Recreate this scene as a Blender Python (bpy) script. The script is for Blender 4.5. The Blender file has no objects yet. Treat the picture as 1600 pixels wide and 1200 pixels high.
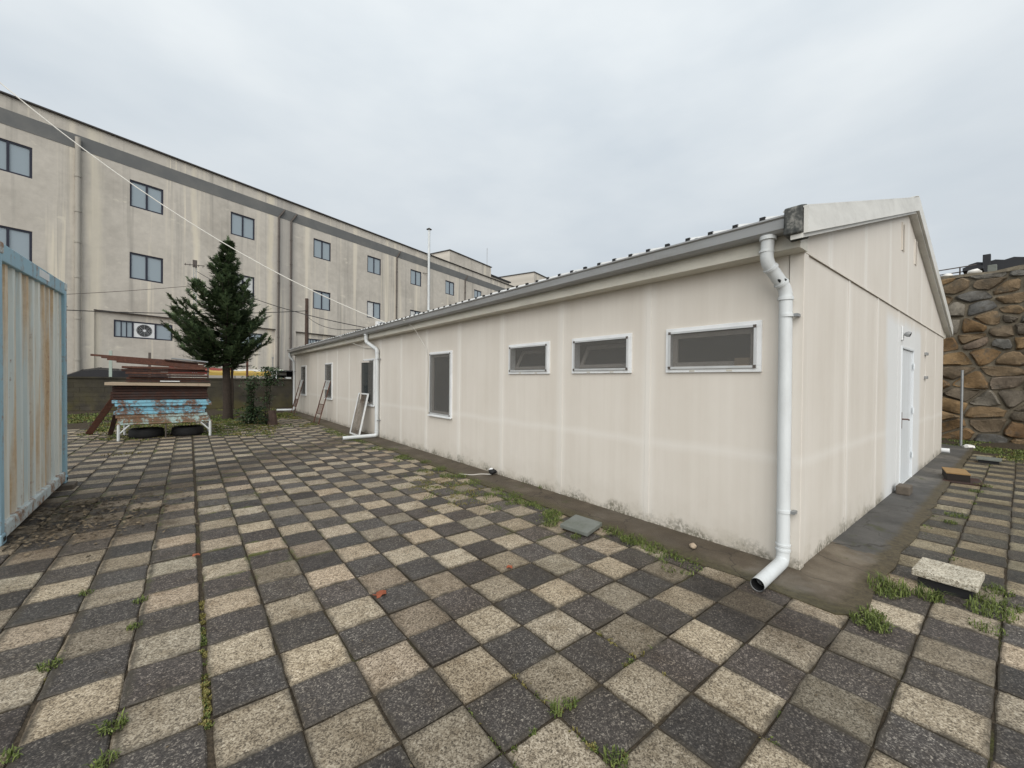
import bpy, bmesh, math, random
from mathutils import Vector, Matrix, noise as mnoise
R = math.radians
scene = bpy.context.scene
col = scene.collection
rng = random.Random(7)

# ---------------------------------------------------------------- camera
CAM = Vector((-3.802, -1.093, 1.5))
YAW, PITCH, ROLL, FPX = R(38.5), R(0.478), R(0.623), 634.7
fw = Vector((math.sin(YAW), math.cos(YAW), 0)); rt = Vector((math.cos(YAW), -math.sin(YAW), 0)); up = Vector((0, 0, 1))
F_ = fw*math.cos(PITCH) - up*math.sin(PITCH); U_ = up*math.cos(PITCH) + fw*math.sin(PITCH)
R3 = rt*math.cos(ROLL) + U_*math.sin(ROLL); U3 = U_*math.cos(ROLL) - rt*math.sin(ROLL)
cam_data = bpy.data.cameras.new('camera')
cam = bpy.data.objects.new('camera', cam_data); col.objects.link(cam)
M = Matrix((R3, U3, -F_)).transposed().to_4x4(); M.translation = CAM
cam.matrix_world = M
cam_data.sensor_fit = 'HORIZONTAL'; cam_data.sensor_width = 36; cam_data.lens = FPX/1600*36
cam_data.clip_start = 0.05; cam_data.clip_end = 2000
scene.camera = cam

# ---------------------------------------------------------------- world, sun, exposure
world = bpy.data.worlds.new('World'); scene.world = world; world.use_nodes = True
wn, wl = world.node_tree.nodes, world.node_tree.links
wn.clear()
SUN_EL, SUN_AZ = R(36), R(221)          # azimuth clockwise from +y, where the sun stands
wo = wn.new('ShaderNodeOutputWorld'); bg = wn.new('ShaderNodeBackground')
sky = wn.new('ShaderNodeTexSky'); sky.sky_type = 'NISHITA'; sky.sun_disc = False
sky.sun_elevation = SUN_EL; sky.sun_rotation = SUN_AZ
tc = wn.new('ShaderNodeTexCoord'); mp = wn.new('ShaderNodeMapping'); mp.inputs['Scale'].default_value = (1.0, 1.0, 2.6)
n1 = wn.new('ShaderNodeTexNoise'); n1.inputs['Scale'].default_value = 1.9; n1.inputs['Detail'].default_value = 5; n1.inputs['Roughness'].default_value = 0.5
rp = wn.new('ShaderNodeValToRGB')
rp.color_ramp.elements[0].position = 0.30; rp.color_ramp.elements[0].color = (3.75, 4.12, 4.50, 1)
rp.color_ramp.elements[1].position = 0.72; rp.color_ramp.elements[1].color = (5.05, 5.28, 5.45, 1)
mx = wn.new('ShaderNodeMixRGB'); mx.inputs[0].default_value = 0.04
se = wn.new('ShaderNodeSeparateXYZ'); gr = wn.new('ShaderNodeValToRGB')
gr.color_ramp.elements[0].position = 0.0; gr.color_ramp.elements[0].color = (0.80, 0.81, 0.82, 1)
gr.color_ramp.elements[1].position = 0.62; gr.color_ramp.elements[1].color = (1.22, 1.22, 1.20, 1)
mg = wn.new('ShaderNodeMixRGB'); mg.blend_type = 'MULTIPLY'; mg.inputs[0].default_value = 1.0
wl.new(tc.outputs['Generated'], mp.inputs[0]); wl.new(mp.outputs[0], n1.inputs['Vector']); wl.new(n1.outputs['Fac'], rp.inputs[0])
wl.new(tc.outputs['Generated'], se.inputs[0]); wl.new(se.outputs[2], gr.inputs[0]); wl.new(rp.outputs[0], mg.inputs[1]); wl.new(gr.outputs[0], mg.inputs[2]); wl.new(mg.outputs[0], mx.inputs[1]); wl.new(sky.outputs[0], mx.inputs[2]); wl.new(mx.outputs[0], bg.inputs[0])
bg.inputs[1].default_value = 0.079
wl.new(bg.outputs[0], wo.inputs[0])
sd = bpy.data.lights.new('sun', 'SUN'); sd.energy = 1.5; sd.angle = R(70); sd.color = (1.0, 0.965, 0.91)
sun = bpy.data.objects.new('sun', sd); col.objects.link(sun)
sdir = Vector((math.sin(SUN_AZ)*math.cos(SUN_EL), math.cos(SUN_AZ)*math.cos(SUN_EL), math.sin(SUN_EL)))
sun.rotation_euler = sdir.to_track_quat('Z', 'Y').to_euler(); sun.location = (0, 0, 30)
vs = scene.view_settings
vs.view_transform = 'Standard'; vs.look = 'None'; vs.gamma = 1.0; vs.use_curve_mapping = False; vs.exposure = 0.95
try:
    scene.cycles.max_bounces = 6; scene.cycles.use_denoising = True; scene.cycles.transparent_max_bounces = 12
except Exception: pass

# ---------------------------------------------------------------- mesh helpers
ORG = {}
class MB:
    def __init__(s): s.v = []; s.f = []
    def add(s, vs_, fs):
        o = len(s.v); s.v += [Vector(p) for p in vs_]; s.f += [tuple(i+o for i in f) for f in fs]; return s
    def box(s, x0, x1, y0, y1, z0, z1):
        return s.add([(x0,y0,z0),(x1,y0,z0),(x1,y1,z0),(x0,y1,z0),(x0,y0,z1),(x1,y0,z1),(x1,y1,z1),(x0,y1,z1)],
                     [(0,3,2,1),(4,5,6,7),(0,1,5,4),(1,2,6,5),(2,3,7,6),(3,0,4,7)])
    def bar(s, p, q, w, h, upv=(0,0,1)):
        p, q = Vector(p), Vector(q); d = (q-p).normalized(); u = Vector(upv)
        if abs(d.dot(u)) > 0.97: u = Vector((0,1,0))
        a = d.cross(u).normalized(); b = a.cross(d).normalized(); a *= w/2; b *= h/2
        return s.add([p-a-b, p+a-b, p+a+b, p-a+b, q-a-b, q+a-b, q+a+b, q-a+b],
                     [(0,3,2,1),(4,5,6,7),(0,1,5,4),(1,2,6,5),(2,3,7,6),(3,0,4,7)])
    def tube(s, pts, r, n=10, caps=True, radii=None):
        pts = [Vector(p) for p in pts]; o = len(s.v); prev = None
        for i, p in enumerate(pts):
            d = (pts[min(i+1, len(pts)-1)] - pts[max(i-1, 0)]).normalized()
            a = d.cross(Vector((0,0,1)) if abs(d.z) < 0.95 else Vector((1,0,0))) if prev is None else prev - d*prev.dot(d)
            a.normalize(); prev = a; b = d.cross(a); rr = radii[i] if radii else r
            for k in range(n):
                t = 2*math.pi*k/n; s.v.append(p + a*(rr*math.cos(t)) + b*(rr*math.sin(t)))
        for i in range(len(pts)-1):
            for k in range(n):
                a0 = o+i*n+k; a1 = o+i*n+(k+1) % n; s.f.append((a0, a1, a1+n, a0+n))
        if caps:
            s.f.append(tuple(o+k for k in reversed(range(n)))); e = o+(len(pts)-1)*n; s.f.append(tuple(e+k for k in range(n)))
        return s
    def prism(s, poly, vec):
        n = len(poly); vec = Vector(vec); p = [Vector(a) for a in poly]
        return s.add(p + [a+vec for a in p], [tuple(reversed(range(n))), tuple(range(n, 2*n))] + [(i, (i+1) % n, n+(i+1) % n, n+i) for i in range(n)])
    def quad(s, *p): return s.add(p, [tuple(range(len(p)))])
    def mesh(s, name, m=None, off=Vector((0,0,0)), smooth=False, fix=True):
        me = bpy.data.meshes.new(name); me.from_pydata([tuple(a-off) for a in s.v], [], s.f)
        if fix:
            b = bmesh.new(); b.from_mesh(me); bmesh.ops.recalc_face_normals(b, faces=b.faces); b.to_mesh(me); b.free()
        if m: me.materials.append(m)
        if smooth: me.polygons.foreach_set('use_smooth', [True]*len(me.polygons))
        me.update(); return me
    def build(s, name, m, parent=None, smooth=False, bevel=0, fix=True):
        xs = [p.x for p in s.v]; ys = [p.y for p in s.v]; zs = [p.z for p in s.v]
        o = Vector(((min(xs)+max(xs))/2, (min(ys)+max(ys))/2, min(zs)))
        ob = bpy.data.objects.new(name, s.mesh(name, m, o, smooth, fix)); link(ob, o, parent)
        if bevel:
            bm_ = ob.modifiers.new('bevel', 'BEVEL'); bm_.width = bevel; bm_.segments = 2; bm_.limit_method = 'ANGLE'; bm_.angle_limit = R(40)
        if smooth and not bevel: auto(ob)
        return ob
def auto(ob):
    ob.data.set_sharp_from_angle(angle=R(50))
def link(ob, o, parent=None):
    col.objects.link(ob); ORG[ob.name] = Vector(o)
    if parent: ob.parent = parent; ob.location = Vector(o) - ORG[parent.name]
    else: ob.location = o
    return ob
def tag(o, label=None, cat=None, group=None, kind=None):
    if label: o['label'] = label
    if cat: o['category'] = cat
    if group: o['group'] = group
    if kind: o['kind'] = kind
    return o
def thing(name, label, cat, loc, group=None):
    e = bpy.data.objects.new(name, None); e.empty_display_size = 0.2
    link(e, loc); return tag(e, label, cat, group)

# ---------------------------------------------------------------- material helpers
class NT:
    def __init__(s, name, rough=0.7, spec=0.3):
        s.m = bpy.data.materials.new(name); s.m.use_nodes = True
        s.n = s.m.node_tree.nodes; s.l = s.m.node_tree.links
        s.b = s.n['Principled BSDF']; s.b.inputs['Roughness'].default_value = rough
        s.b.inputs['Specular IOR Level'].default_value = spec
        s._pos = None
    def node(s, t, **k):
        x = s.n.new(t)
        for a, b in k.items(): setattr(x, a, b)
        return x
    def pos(s):
        if s._pos is None: s._pos = s.node('ShaderNodeNewGeometry').outputs['Position']
        return s._pos
    def put(s, sock, v):
        if hasattr(v, 'links') or hasattr(v, 'is_linked'): s.l.new(v, sock)
        else: sock.default_value = v
    def math(s, op, a, b=0.0, c=0.0):
        x = s.node('ShaderNodeMath', operation=op)
        s.put(x.inputs[0], a); s.put(x.inputs[1], b)
        if len(x.inputs) > 2: s.put(x.inputs[2], c)
        return x.outputs[0]
    def vscale(s, sc, off=(0,0,0), src=None):
        x = s.node('ShaderNodeMapping'); s.put(x.inputs[0], src or s.pos())
        x.inputs['Scale'].default_value = sc if hasattr(sc, '__len__') else (sc,)*3; x.inputs['Location'].default_value = off
        return x.outputs[0]
    def noise(s, sc, detail=4, rough=0.55, off=(0,0,0), src=None):
        x = s.node('ShaderNodeTexNoise'); x.inputs['Scale'].default_value = 1; x.inputs['Detail'].default_value = detail; x.inputs['Roughness'].default_value = rough
        s.put(x.inputs['Vector'], s.vscale(sc, off, src)); return x.outputs['Fac']
    def voro(s, sc, out='Distance', feat='F1'):
        x = s.node('ShaderNodeTexVoronoi', feature=feat); x.inputs['Scale'].default_value = 1
        s.put(x.inputs['Vector'], s.vscale(sc)); return x.outputs[out]
    def ramp(s, fac, *stops):
        x = s.node('ShaderNodeValToRGB'); s.put(x.inputs[0], fac); e = x.color_ramp.elements
        while len(e) < len(stops): e.new(0.5)
        for a, (p, c) in zip(e, stops):
            a.position = p; a.color = (c, c, c, 1) if not hasattr(c, '__len__') else tuple(c)+(1,)
        return x.outputs[0]
    def mix(s, fac, a, b, mode='MIX'):
        x = s.node('ShaderNodeMixRGB', blend_type=mode); s.put(x.inputs[0], fac)
        for i, v in ((1, a), (2, b)):
            if hasattr(v, 'is_linked'): s.l.new(v, x.inputs[i])
            else: x.inputs[i].default_value = (tuple(v)+(1,)) if hasattr(v, '__len__') else (v, v, v, 1)
        return x.outputs[0]
    def sep(s, src=None):
        x = s.node('ShaderNodeSeparateXYZ'); s.put(x.inputs[0], src or s.pos()); return x.outputs
    def comb(s, x_, y_, z_=0.0):
        x = s.node('ShaderNodeCombineXYZ'); s.put(x.inputs[0], x_); s.put(x.inputs[1], y_); s.put(x.inputs[2], z_); return x.outputs[0]
    def white(s, v):
        x = s.node('ShaderNodeTexWhiteNoise', noise_dimensions='3D'); s.put(x.inputs[0], v); return x.outputs['Value']
    def rand(s): return s.node('ShaderNodeObjectInfo').outputs['Random']
    def island(s): return s.node('ShaderNodeNewGeometry').outputs['Random Per Island']
    def bump(s, h, strength=0.3, dist=0.01):
        x = s.node('ShaderNodeBump'); x.inputs['Strength'].default_value = strength; x.inputs['Distance'].default_value = dist
        s.put(x.inputs['Height'], h); s.l.new(x.outputs[0], s.b.inputs['Normal'])
    def out(s, c, rough=None, metal=None):
        if hasattr(c, 'is_linked'): s.l.new(c, s.b.inputs['Base Color'])
        else: s.b.inputs['Base Color'].default_value = tuple(c)+(1,)
        if rough is not None: s.put(s.b.inputs['Roughness'], rough)
        if metal is not None: s.b.inputs['Metallic'].default_value = metal
        return s.m
def plain(name, c, rough=0.6, metal=0, var=0.15, sc=6.0, spec=0.3):
    t = NT(name, rough, spec); n = t.noise(sc, 5)
    return t.out(t.mix(1.0, c, t.ramp(n, (0.25, 1-var), (0.75, 1+var*0.4)), 'MULTIPLY'), metal=metal)

# ---- paving
TS, TX, TY = 0.306, -2.19, 0.5
def seg_mask(t, ax, ay, bx, by, r0, r1, wob=0.35):
    """1 near the segment a-b, 0 beyond; outline broken up with noise"""
    sp = t.sep(); dx, dy = bx-ax, by-ay; L2 = dx*dx+dy*dy
    k = t.math('DIVIDE', t.math('ADD', t.math('MULTIPLY', t.math('SUBTRACT', sp[0], ax), dx), t.math('MULTIPLY', t.math('SUBTRACT', sp[1], ay), dy)), L2)
    k = t.math('MINIMUM', t.math('MAXIMUM', k, 0.0), 1.0)
    ex = t.math('SUBTRACT', t.math('SUBTRACT', sp[0], ax), t.math('MULTIPLY', k, dx)); ey = t.math('SUBTRACT', t.math('SUBTRACT', sp[1], ay), t.math('MULTIPLY', k, dy))
    d = t.math('SQRT', t.math('ADD', t.math('MULTIPLY', ex, ex), t.math('MULTIPLY', ey, ey)))
    d = t.math('ADD', d, t.math('MULTIPLY', t.math('SUBTRACT', t.noise(2.2, 4), 0.5), wob*2))
    return t.ramp(t.math('DIVIDE', t.math('SUBTRACT', r1, d), r1-r0), (0.0, 0.0), (1.0, 1.0))
def paver(name, light):
    t = NT(name, 0.62, 0.35); sp = t.sep()
    gx = t.math('DIVIDE', t.math('SUBTRACT', sp[0], TX), TS); gy = t.math('DIVIDE', t.math('SUBTRACT', sp[1], TY), TS)
    cell = t.comb(t.math('FLOOR', gx), t.math('FLOOR', gy)); rnd = t.white(cell)
    fx = t.math('ABSOLUTE', t.math('SUBTRACT', t.math('FRACT', gx), 0.5)); fy = t.math('ABSOLUTE', t.math('SUBTRACT', t.math('FRACT', gy), 0.5))
    edge = t.math('MAXIMUM', fx, fy)
    gr = t.mix(0.38, t.voro(185, 'Color'), t.voro(95, 'Color')); gs = t.sep(gr)
    fine = t.noise(260, 2)
    if light:
        c = t.ramp(gs[0], (0.0, (0.045, 0.036, 0.026)), (0.28, (0.15, 0.122, 0.088)), (0.48, (0.33, 0.28, 0.205)), (0.72, (0.47, 0.405, 0.31)), (1.0, (0.66, 0.60, 0.49)))
        c = t.mix(0.12, c, (0.31, 0.26, 0.19))
    else:
        c = t.ramp(gs[0], (0.0, (0.018, 0.016, 0.016)), (0.5, (0.053, 0.047, 0.044)), (0.72, (0.115, 0.104, 0.095)), (0.86, (0.24, 0.22, 0.195)), (1.0, (0.42, 0.39, 0.34)))
        c = t.mix(0.18, c, (0.062, 0.054, 0.048))
    c = t.mix(1.0, c, t.ramp(rnd, (0.0, 0.55), (0.3, 0.85), (0.7, 1.0), (1.0, 1.18)), 'MULTIPLY')
    # some cells wear to a pinker or greyer tone
    c = t.mix(1.0, c, t.ramp(t.white(t.vscale(1, (3.3, 1.7, 0), cell)), (0.0, (1.0, 1.0, 1.0)), (0.5, (1.03, 0.99, 0.93)), (0.75, (1.02, 0.94, 0.90)), (1.0, (0.86, 0.88, 0.88))), 'MULTIPLY')
    dirt = t.ramp(t.noise(1.3, 7, 0.68), (0.48, 0.0), (0.72, 0.9))
    c = t.mix(dirt, c, t.mix(1.0, c, (0.46, 0.42, 0.36) if light else (0.72, 0.66, 0.58), 'MULTIPLY'))
    blot = t.ramp(t.noise(7, 6, 0.7, (1, 9, 0)), (0.50, 0.0), (0.70, 0.8))
    c = t.mix(blot, c, t.mix(1.0, c, (0.58, 0.53, 0.46), 'MULTIPLY'))
    run = t.math('MAXIMUM', seg_mask(t, -0.9, 9.2, -4.9, 5.5, 0.15, 0.8), t.math('MAXIMUM', seg_mask(t, -0.75, 0.12, -0.95, -0.2, 0.05, 0.42, 0.1), seg_mask(t, -5.1, 5.6, -4.5, 4.4, 0.35, 0.95)))
    c = t.mix(t.math('MULTIPLY', run, 0.78), c, t.mix(1.0, c, (0.30, 0.26, 0.23) if light else (0.62, 0.56, 0.50), 'MULTIPLY'))
    alg = t.math('MULTIPLY', t.ramp(t.math('ADD', sp[0], t.math('MULTIPLY', t.math('SUBTRACT', t.noise(1.5, 5), 0.5), 1.6)), (0.3, 0.0), (1.0, 1.0)), 0.8)
    c = t.mix(alg, c, t.mix(1.0, c, (0.58, 0.60, 0.52) if light else (0.85, 0.90, 0.82), 'MULTIPLY'))
    # silt, then moss, creeping in from the joints
    w = t.math('ADD', edge, t.math('MULTIPLY', t.math('SUBTRACT', t.noise(9, 5), 0.5), 0.22))
    c = t.mix(t.ramp(w, (0.40, 0.0), (0.46, 0.45), (0.515, 0.95)), c, (0.046, 0.038, 0.027))
    far = t.ramp(t.math('ADD', t.noise(0.42, 4, 0.5, (5, 2, 0)), t.math('MULTIPLY', sp[1], 0.0155)), (0.57, 0.0), (0.72, 1.0))
    moss = t.math('MULTIPLY', t.ramp(t.math('ADD', edge, t.math('MULTIPLY', t.math('SUBTRACT', t.noise(5, 5, 0.6, (9, 4, 0)), 0.5), 0.75)), (0.46, 0.0), (0.56, 1.0)), far)
    c = t.mix(t.math('MULTIPLY', moss, 0.85), c, t.ramp(fine, (0.3, (0.045, 0.055, 0.015)), (0.7, (0.12, 0.125, 0.035))))
    t.bump(t.math('ADD', t.math('MULTIPLY', gs[1], 0.6), t.math('MULTIPLY', fine, 0.4)), 0.55, 0.004)
    return t.out(c, rough=t.ramp(t.noise(1.6, 4, 0.5, (2, 8, 0)), (0.35, 0.42), (0.65, 0.74)))
M_LIGHT, M_DARK = paver('paver_light', True), paver('paver_dark', False)
def soil_mat():
    t = NT('soil', 0.9, 0.2); n = t.noise(3.0, 8, 0.65); f = t.noise(60, 4)
    c = t.ramp(f, (0.25, (0.028, 0.022, 0.015)), (0.75, (0.085, 0.066, 0.045)))
    c = t.mix(t.ramp(t.noise(1.4, 7, 0.7, (3, 1, 0)), (0.54, 0.0), (0.66, 0.85)), c, t.ramp(f, (0.3, (0.040, 0.045, 0.014)), (0.75, (0.10, 0.105, 0.035))))
    t.bump(t.math('ADD', n, f), 0.8, 0.02); return t.out(c)
M_SOIL = soil_mat()
def apron_mat():
    t = NT('apron_concrete', 0.7, 0.3); sp = t.sep()
    n = t.noise(2.2, 8, 0.65); f = t.noise(90, 5, 0.7)
    old = t.ramp(n, (0.3, (0.070, 0.055, 0.040)), (0.5, (0.125, 0.100, 0.072)), (0.72, (0.215, 0.18, 0.135)))
    new = t.ramp(n, (0.3, (0.060, 0.058, 0.054)), (0.7, (0.115, 0.110, 0.103)))
    # darker screed patch along the gable, older earth-stained concrete along the long side
    k = t.ramp(t.math('ADD', sp[0], t.math('MULTIPLY', t.math('SUBTRACT', t.noise(4, 5), 0.5), 0.35)), (0.0, 0.0), (0.98, 0.0), (1.0, 1.0))
    k = t.math('GREATER_THAN', t.math('ADD', sp[0], t.math('MULTIPLY', t.math('SUBTRACT', t.noise(3, 6), 0.5), 0.7)), 0.92)
    c = t.mix(k, old, new)
    c = t.mix(t.ramp(t.noise(0.9, 5, 0.6, (4, 4, 0)), (0.52, 0.0), (0.64, 0.6)), c, (0.23, 0.21, 0.18))
    wb = t.math('MULTIPLY', t.math('SUBTRACT', t.noise(2.6, 6, 0.65, (6, 1, 0)), 0.5), 0.9)
    long_side = t.ramp(t.math('ADD', t.math('SUBTRACT', sp[1], 0.25), wb), (0.0, 0.0), (0.35, 1.0))
    c = t.mix(t.math('MULTIPLY', long_side, t.ramp(n, (0.3, 0.9), (0.7, 0.45))), c, (0.070, 0.055, 0.039))
    c = t.mix(t.ramp(t.noise(3.2, 6, 0.7, (7, 2, 0)), (0.60, 0.0), (0.68, 0.7)), c, (0.06, 0.066, 0.024))
    cr = t.voro(1.15, 'Distance', 'DISTANCE_TO_EDGE')
    eg = t.math('ADD', t.math('MULTIPLY', sp[1], -1.0), t.math('MULTIPLY', t.math('SUBTRACT', t.noise(8, 6, 0.65, (1, 3, 0)), 0.5), 0.16))
    c = t.mix(t.ramp(eg, (0.30, 0.0), (0.36, 0.9)), c, t.ramp(t.noise(30, 5, 0.7), (0.3, (0.045, 0.036, 0.022)), (0.7, (0.13, 0.105, 0.06))))
    ex_ = t.math('ADD', t.math('MULTIPLY', sp[0], -1.0), t.math('MULTIPLY', t.math('SUBTRACT', t.noise(7, 6, 0.65, (2, 8, 0)), 0.5), 0.2))
    c = t.mix(t.ramp(ex_, (0.30, 0.0), (0.42, 0.85)), c, t.ramp(t.noise(26, 5, 0.7), (0.3, (0.040, 0.034, 0.018)), (0.7, (0.105, 0.09, 0.045))))
    wv = t.node('ShaderNodeTexVoronoi', feature='DISTANCE_TO_EDGE'); wv.inputs['Scale'].default_value = 1.0
    nn = t.node('ShaderNodeTexNoise'); nn.inputs['Scale'].default_value = 3.0; nn.inputs['Detail'].default_value = 6; t.put(nn.inputs['Vector'], t.pos())
    vm = t.node('ShaderNodeVectorMath', operation='MULTIPLY_ADD'); t.put(vm.inputs[0], nn.outputs['Color']); vm.inputs[1].default_value = (0.5, 0.5, 0); t.put(vm.inputs[2], t.pos()); t.put(wv.inputs['Vector'], vm.outputs[0])
    c = t.mix(t.ramp(wv.outputs['Distance'], (0.0, 0.85), (0.008, 0.0)), c, (0.03, 0.026, 0.02))
    t.bump(t.math('ADD', t.math('MULTIPLY', n, 1.0), t.math('MULTIPLY', f, 0.5)), 0.9, 0.018)
    return t.out(t.mix(1.0, c, t.ramp(f, (0.2, 0.75), (0.8, 1.12)), 'MULTIPLY'))
M_APRON = apron_mat()

# ---- prefab house materials
def panel_mat(name, axis, j0, pitch, whites=None):
    t = NT(name, 0.55, 0.35); sp = t.sep(); a = sp[axis]; z = sp[2]
    base = (0.668, 0.628, 0.570)
    st = t.noise((9, 9, 0.22) , 4, 0.6); st2 = t.noise((28, 28, 0.35), 3, 0.6, (4, 1, 2))
    c = t.mix(1.0, base, t.ramp(st, (0.3, (0.965, 0.955, 0.945)), (0.7, (1.015, 1.015, 1.015))), 'MULTIPLY')
    c = t.mix(1.0, c, t.ramp(st2, (0.3, 0.99), (0.7, 1.008)), 'MULTIPLY')
    c = t.mix(1.0, c, t.ramp(t.noise((1.3, 1.3, 0.8), 5, 0.6, (5, 5, 5)), (0.3, (0.94, 0.93, 0.915)), (0.7, (1.02, 1.02, 1.02))), 'MULTIPLY')
    # chalky cleaner bands either side of each joint, and one across at waist height
    k = t.math('ABSOLUTE', t.math('SUBTRACT', t.math('FRACT', t.math('ADD', t.math('DIVIDE', t.math('SUBTRACT', a, j0), pitch), 0.5)), 0.5))
    k = t.math('ADD', k, t.math('MULTIPLY', t.math('SUBTRACT', t.noise((3, 3, 1.2), 3), 0.5), 0.05))
    c = t.mix(t.ramp(k, (0.02, 0.5), (0.075, 0.0)), c, (0.77, 0.745, 0.70))
    hz = t.math('ABSOLUTE', t.math('SUBTRACT', t.math('ADD', z, t.math('MULTIPLY', t.math('SUBTRACT', t.noise(1.1, 3), 0.5), 0.10)), 0.88))
    c = t.mix(t.ramp(hz, (0.0, 0.42), (0.07, 0.0)), c, (0.76, 0.735, 0.69))
    # grime runs
    gr = t.noise((7, 7, 0.5), 5, 0.65, (8, 3, 0))
    c = t.mix(t.ramp(gr, (0.56, 0.0), (0.78, 0.22)), c, (0.50, 0.44, 0.38))
    # splash-back and mould at the foot
    hgt = t.math('ADD', z, t.math('MULTIPLY', t.math('SUBTRACT', t.noise((5, 5, 5), 6, 0.7), 0.5), 0.62))
    c = t.mix(t.ramp(hgt, (0.0, 0.55), (0.16, 0.12), (0.40, 0.0)), c, (0.36, 0.32, 0.25))
    mo = t.math('MULTIPLY', t.ramp(t.math('ADD', z, t.math('MULTIPLY', t.math('SUBTRACT', t.noise((3.2, 3.2, 3.2), 5, 0.6, (2, 6, 1)), 0.5), 0.5)), (0.0, 1.0), (0.115, 0.0)),
                t.ramp(t.noise((34, 34, 26), 5, 0.7), (0.43, 0.0), (0.53, 1.0)))
    c = t.mix(t.math('MULTIPLY', mo, 0.85), c, (0.10, 0.095, 0.065))
    if whites:
        wob = t.math('ADD', a, t.math('MULTIPLY', t.math('SUBTRACT', t.noise((3, 3, 0.9), 4), 0.5), 0.5))
        wm = t.math('MULTIPLY', t.ramp(t.math('SUBTRACT', wob, whites[0]), (0.0, 0.0), (0.3, 1.0)), t.ramp(t.math('SUBTRACT', whites[1], wob), (0.0, 0.0), (0.3, 1.0)))
        wm = t.math('MULTIPLY', wm, t.ramp(t.math('SUBTRACT', whites[2], t.math('ADD', z, t.math('MULTIPLY', st, 0.3))), (0.0, 0.0), (0.15, 1.0)))
        c = t.mix(t.math('MULTIPLY', wm, 0.82), c, (0.70, 0.715, 0.72))
    t.bump(t.noise(2.0, 3), 0.06, 0.02)
    return t.out(c, rough=t.ramp(st, (0.3, 0.5), (0.7, 0.65)))
M_LONG = panel_mat('panel_long', 1, 1.374, 1.28)
M_GABLE = panel_mat('panel_gable', 0, 1.36, 1.30, (3.05, 6.1, 2.62))
M_TRI = panel_mat('panel_gable_top', 0, 0.7, 1.30)
def grimy(name, c, rough=0.45, amt=0.35, sc=5.0, dark=(0.18, 0.165, 0.14), spec=0.4, metal=0.0, stretch=None):
    t = NT(name, rough, spec)
    n = t.noise(stretch or sc, 6, 0.65); f = t.noise(45, 4, 0.6)
    k = t.math('MULTIPLY', t.ramp(n, (0.42, 0.0), (0.75, 1.0)), t.ramp(f, (0.3, 0.5), (0.7, 1.0)))
    return t.out(t.mix(t.math('MULTIPLY', k, amt), c, dark), metal=metal)
M_WHITE = grimy('white_plastic', (0.76, 0.775, 0.78), 0.35, 0.25)
M_PIPE = grimy('pipe_plastic', (0.62, 0.645, 0.65), 0.4, 0.4, stretch=(4, 4, 1.2))
M_FASCIA = grimy('fascia', (0.60, 0.575, 0.50), 0.5, 0.5, stretch=(9, 1.4, 6))
M_RAKE = grimy('rake', (0.66, 0.65, 0.61), 0.45, 0.45, stretch=(1.6, 5, 5))
M_GUTTER = grimy('gutter', (0.36, 0.365, 0.365), 0.38, 0.55, stretch=(9, 1.1, 9), metal=0.35)
M_ROOF = grimy('roof_sheet', (0.58, 0.585, 0.58), 0.5, 0.6, sc=2.2)
M_BLACK = plain('black_rubber', (0.018, 0.018, 0.019), 0.7)
def cap_mat():
    t = NT('dirty_zinc', 0.7, 0.2); n = t.noise(9, 7, 0.7)
    return t.out(t.ramp(n, (0.38, (0.030, 0.032, 0.032)), (0.50, (0.075, 0.078, 0.074)), (0.62, (0.24, 0.235, 0.215))))
M_CAP = cap_mat()
M_SASH = plain('sash', (0.56, 0.52, 0.475), 0.5)
M_VENT = plain('vent', (0.16, 0.135, 0.11), 0.8)
M_DOOR = grimy('door_paint', (0.70, 0.73, 0.75), 0.4, 0.25, stretch=(8, 8, 0.6))
M_ALU = plain('aluminium', (0.60, 0.61, 0.61), 0.35, 0.3)
M_BRASS = plain('dull_handle', (0.16, 0.10, 0.085), 0.45, 0.4)
M_STEEL = plain('galvanised', (0.33, 0.34, 0.345), 0.5, 0.5)
M_INT = plain('interior', (0.20, 0.19, 0.175), 0.9)
def glass_mat(name, c, rough=0.08, alpha=1.0):
    t = NT(name, rough, 0.6); m = t.out(c)
    if alpha < 1: t.b.inputs['Alpha'].default_value = alpha
    return m
M_GLASS = glass_mat('dark_glass', (0.035, 0.042, 0.045), 0.06, 0.72)
def screen_mat():
    t = NT('insect_screen', 0.8, 0.1); t.b.inputs['Alpha'].default_value = 0.40
    return t.out((0.16, 0.155, 0.145))
M_SCREEN = screen_mat()
def mesh_mat():
    t = NT('stained_mesh', 0.8, 0.1); sp = t.sep()
    t.put(t.b.inputs['Alpha'], t.ramp(t.noise(5, 4), (0.3, 0.36), (0.7, 0.52)))
    return t.out(t.ramp(t.noise((3, 3, 1.2), 5, 0.6), (0.4, (0.20, 0.185, 0.165)), (0.6, (0.15, 0.11, 0.08))))
M_MESH = mesh_mat()

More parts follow.
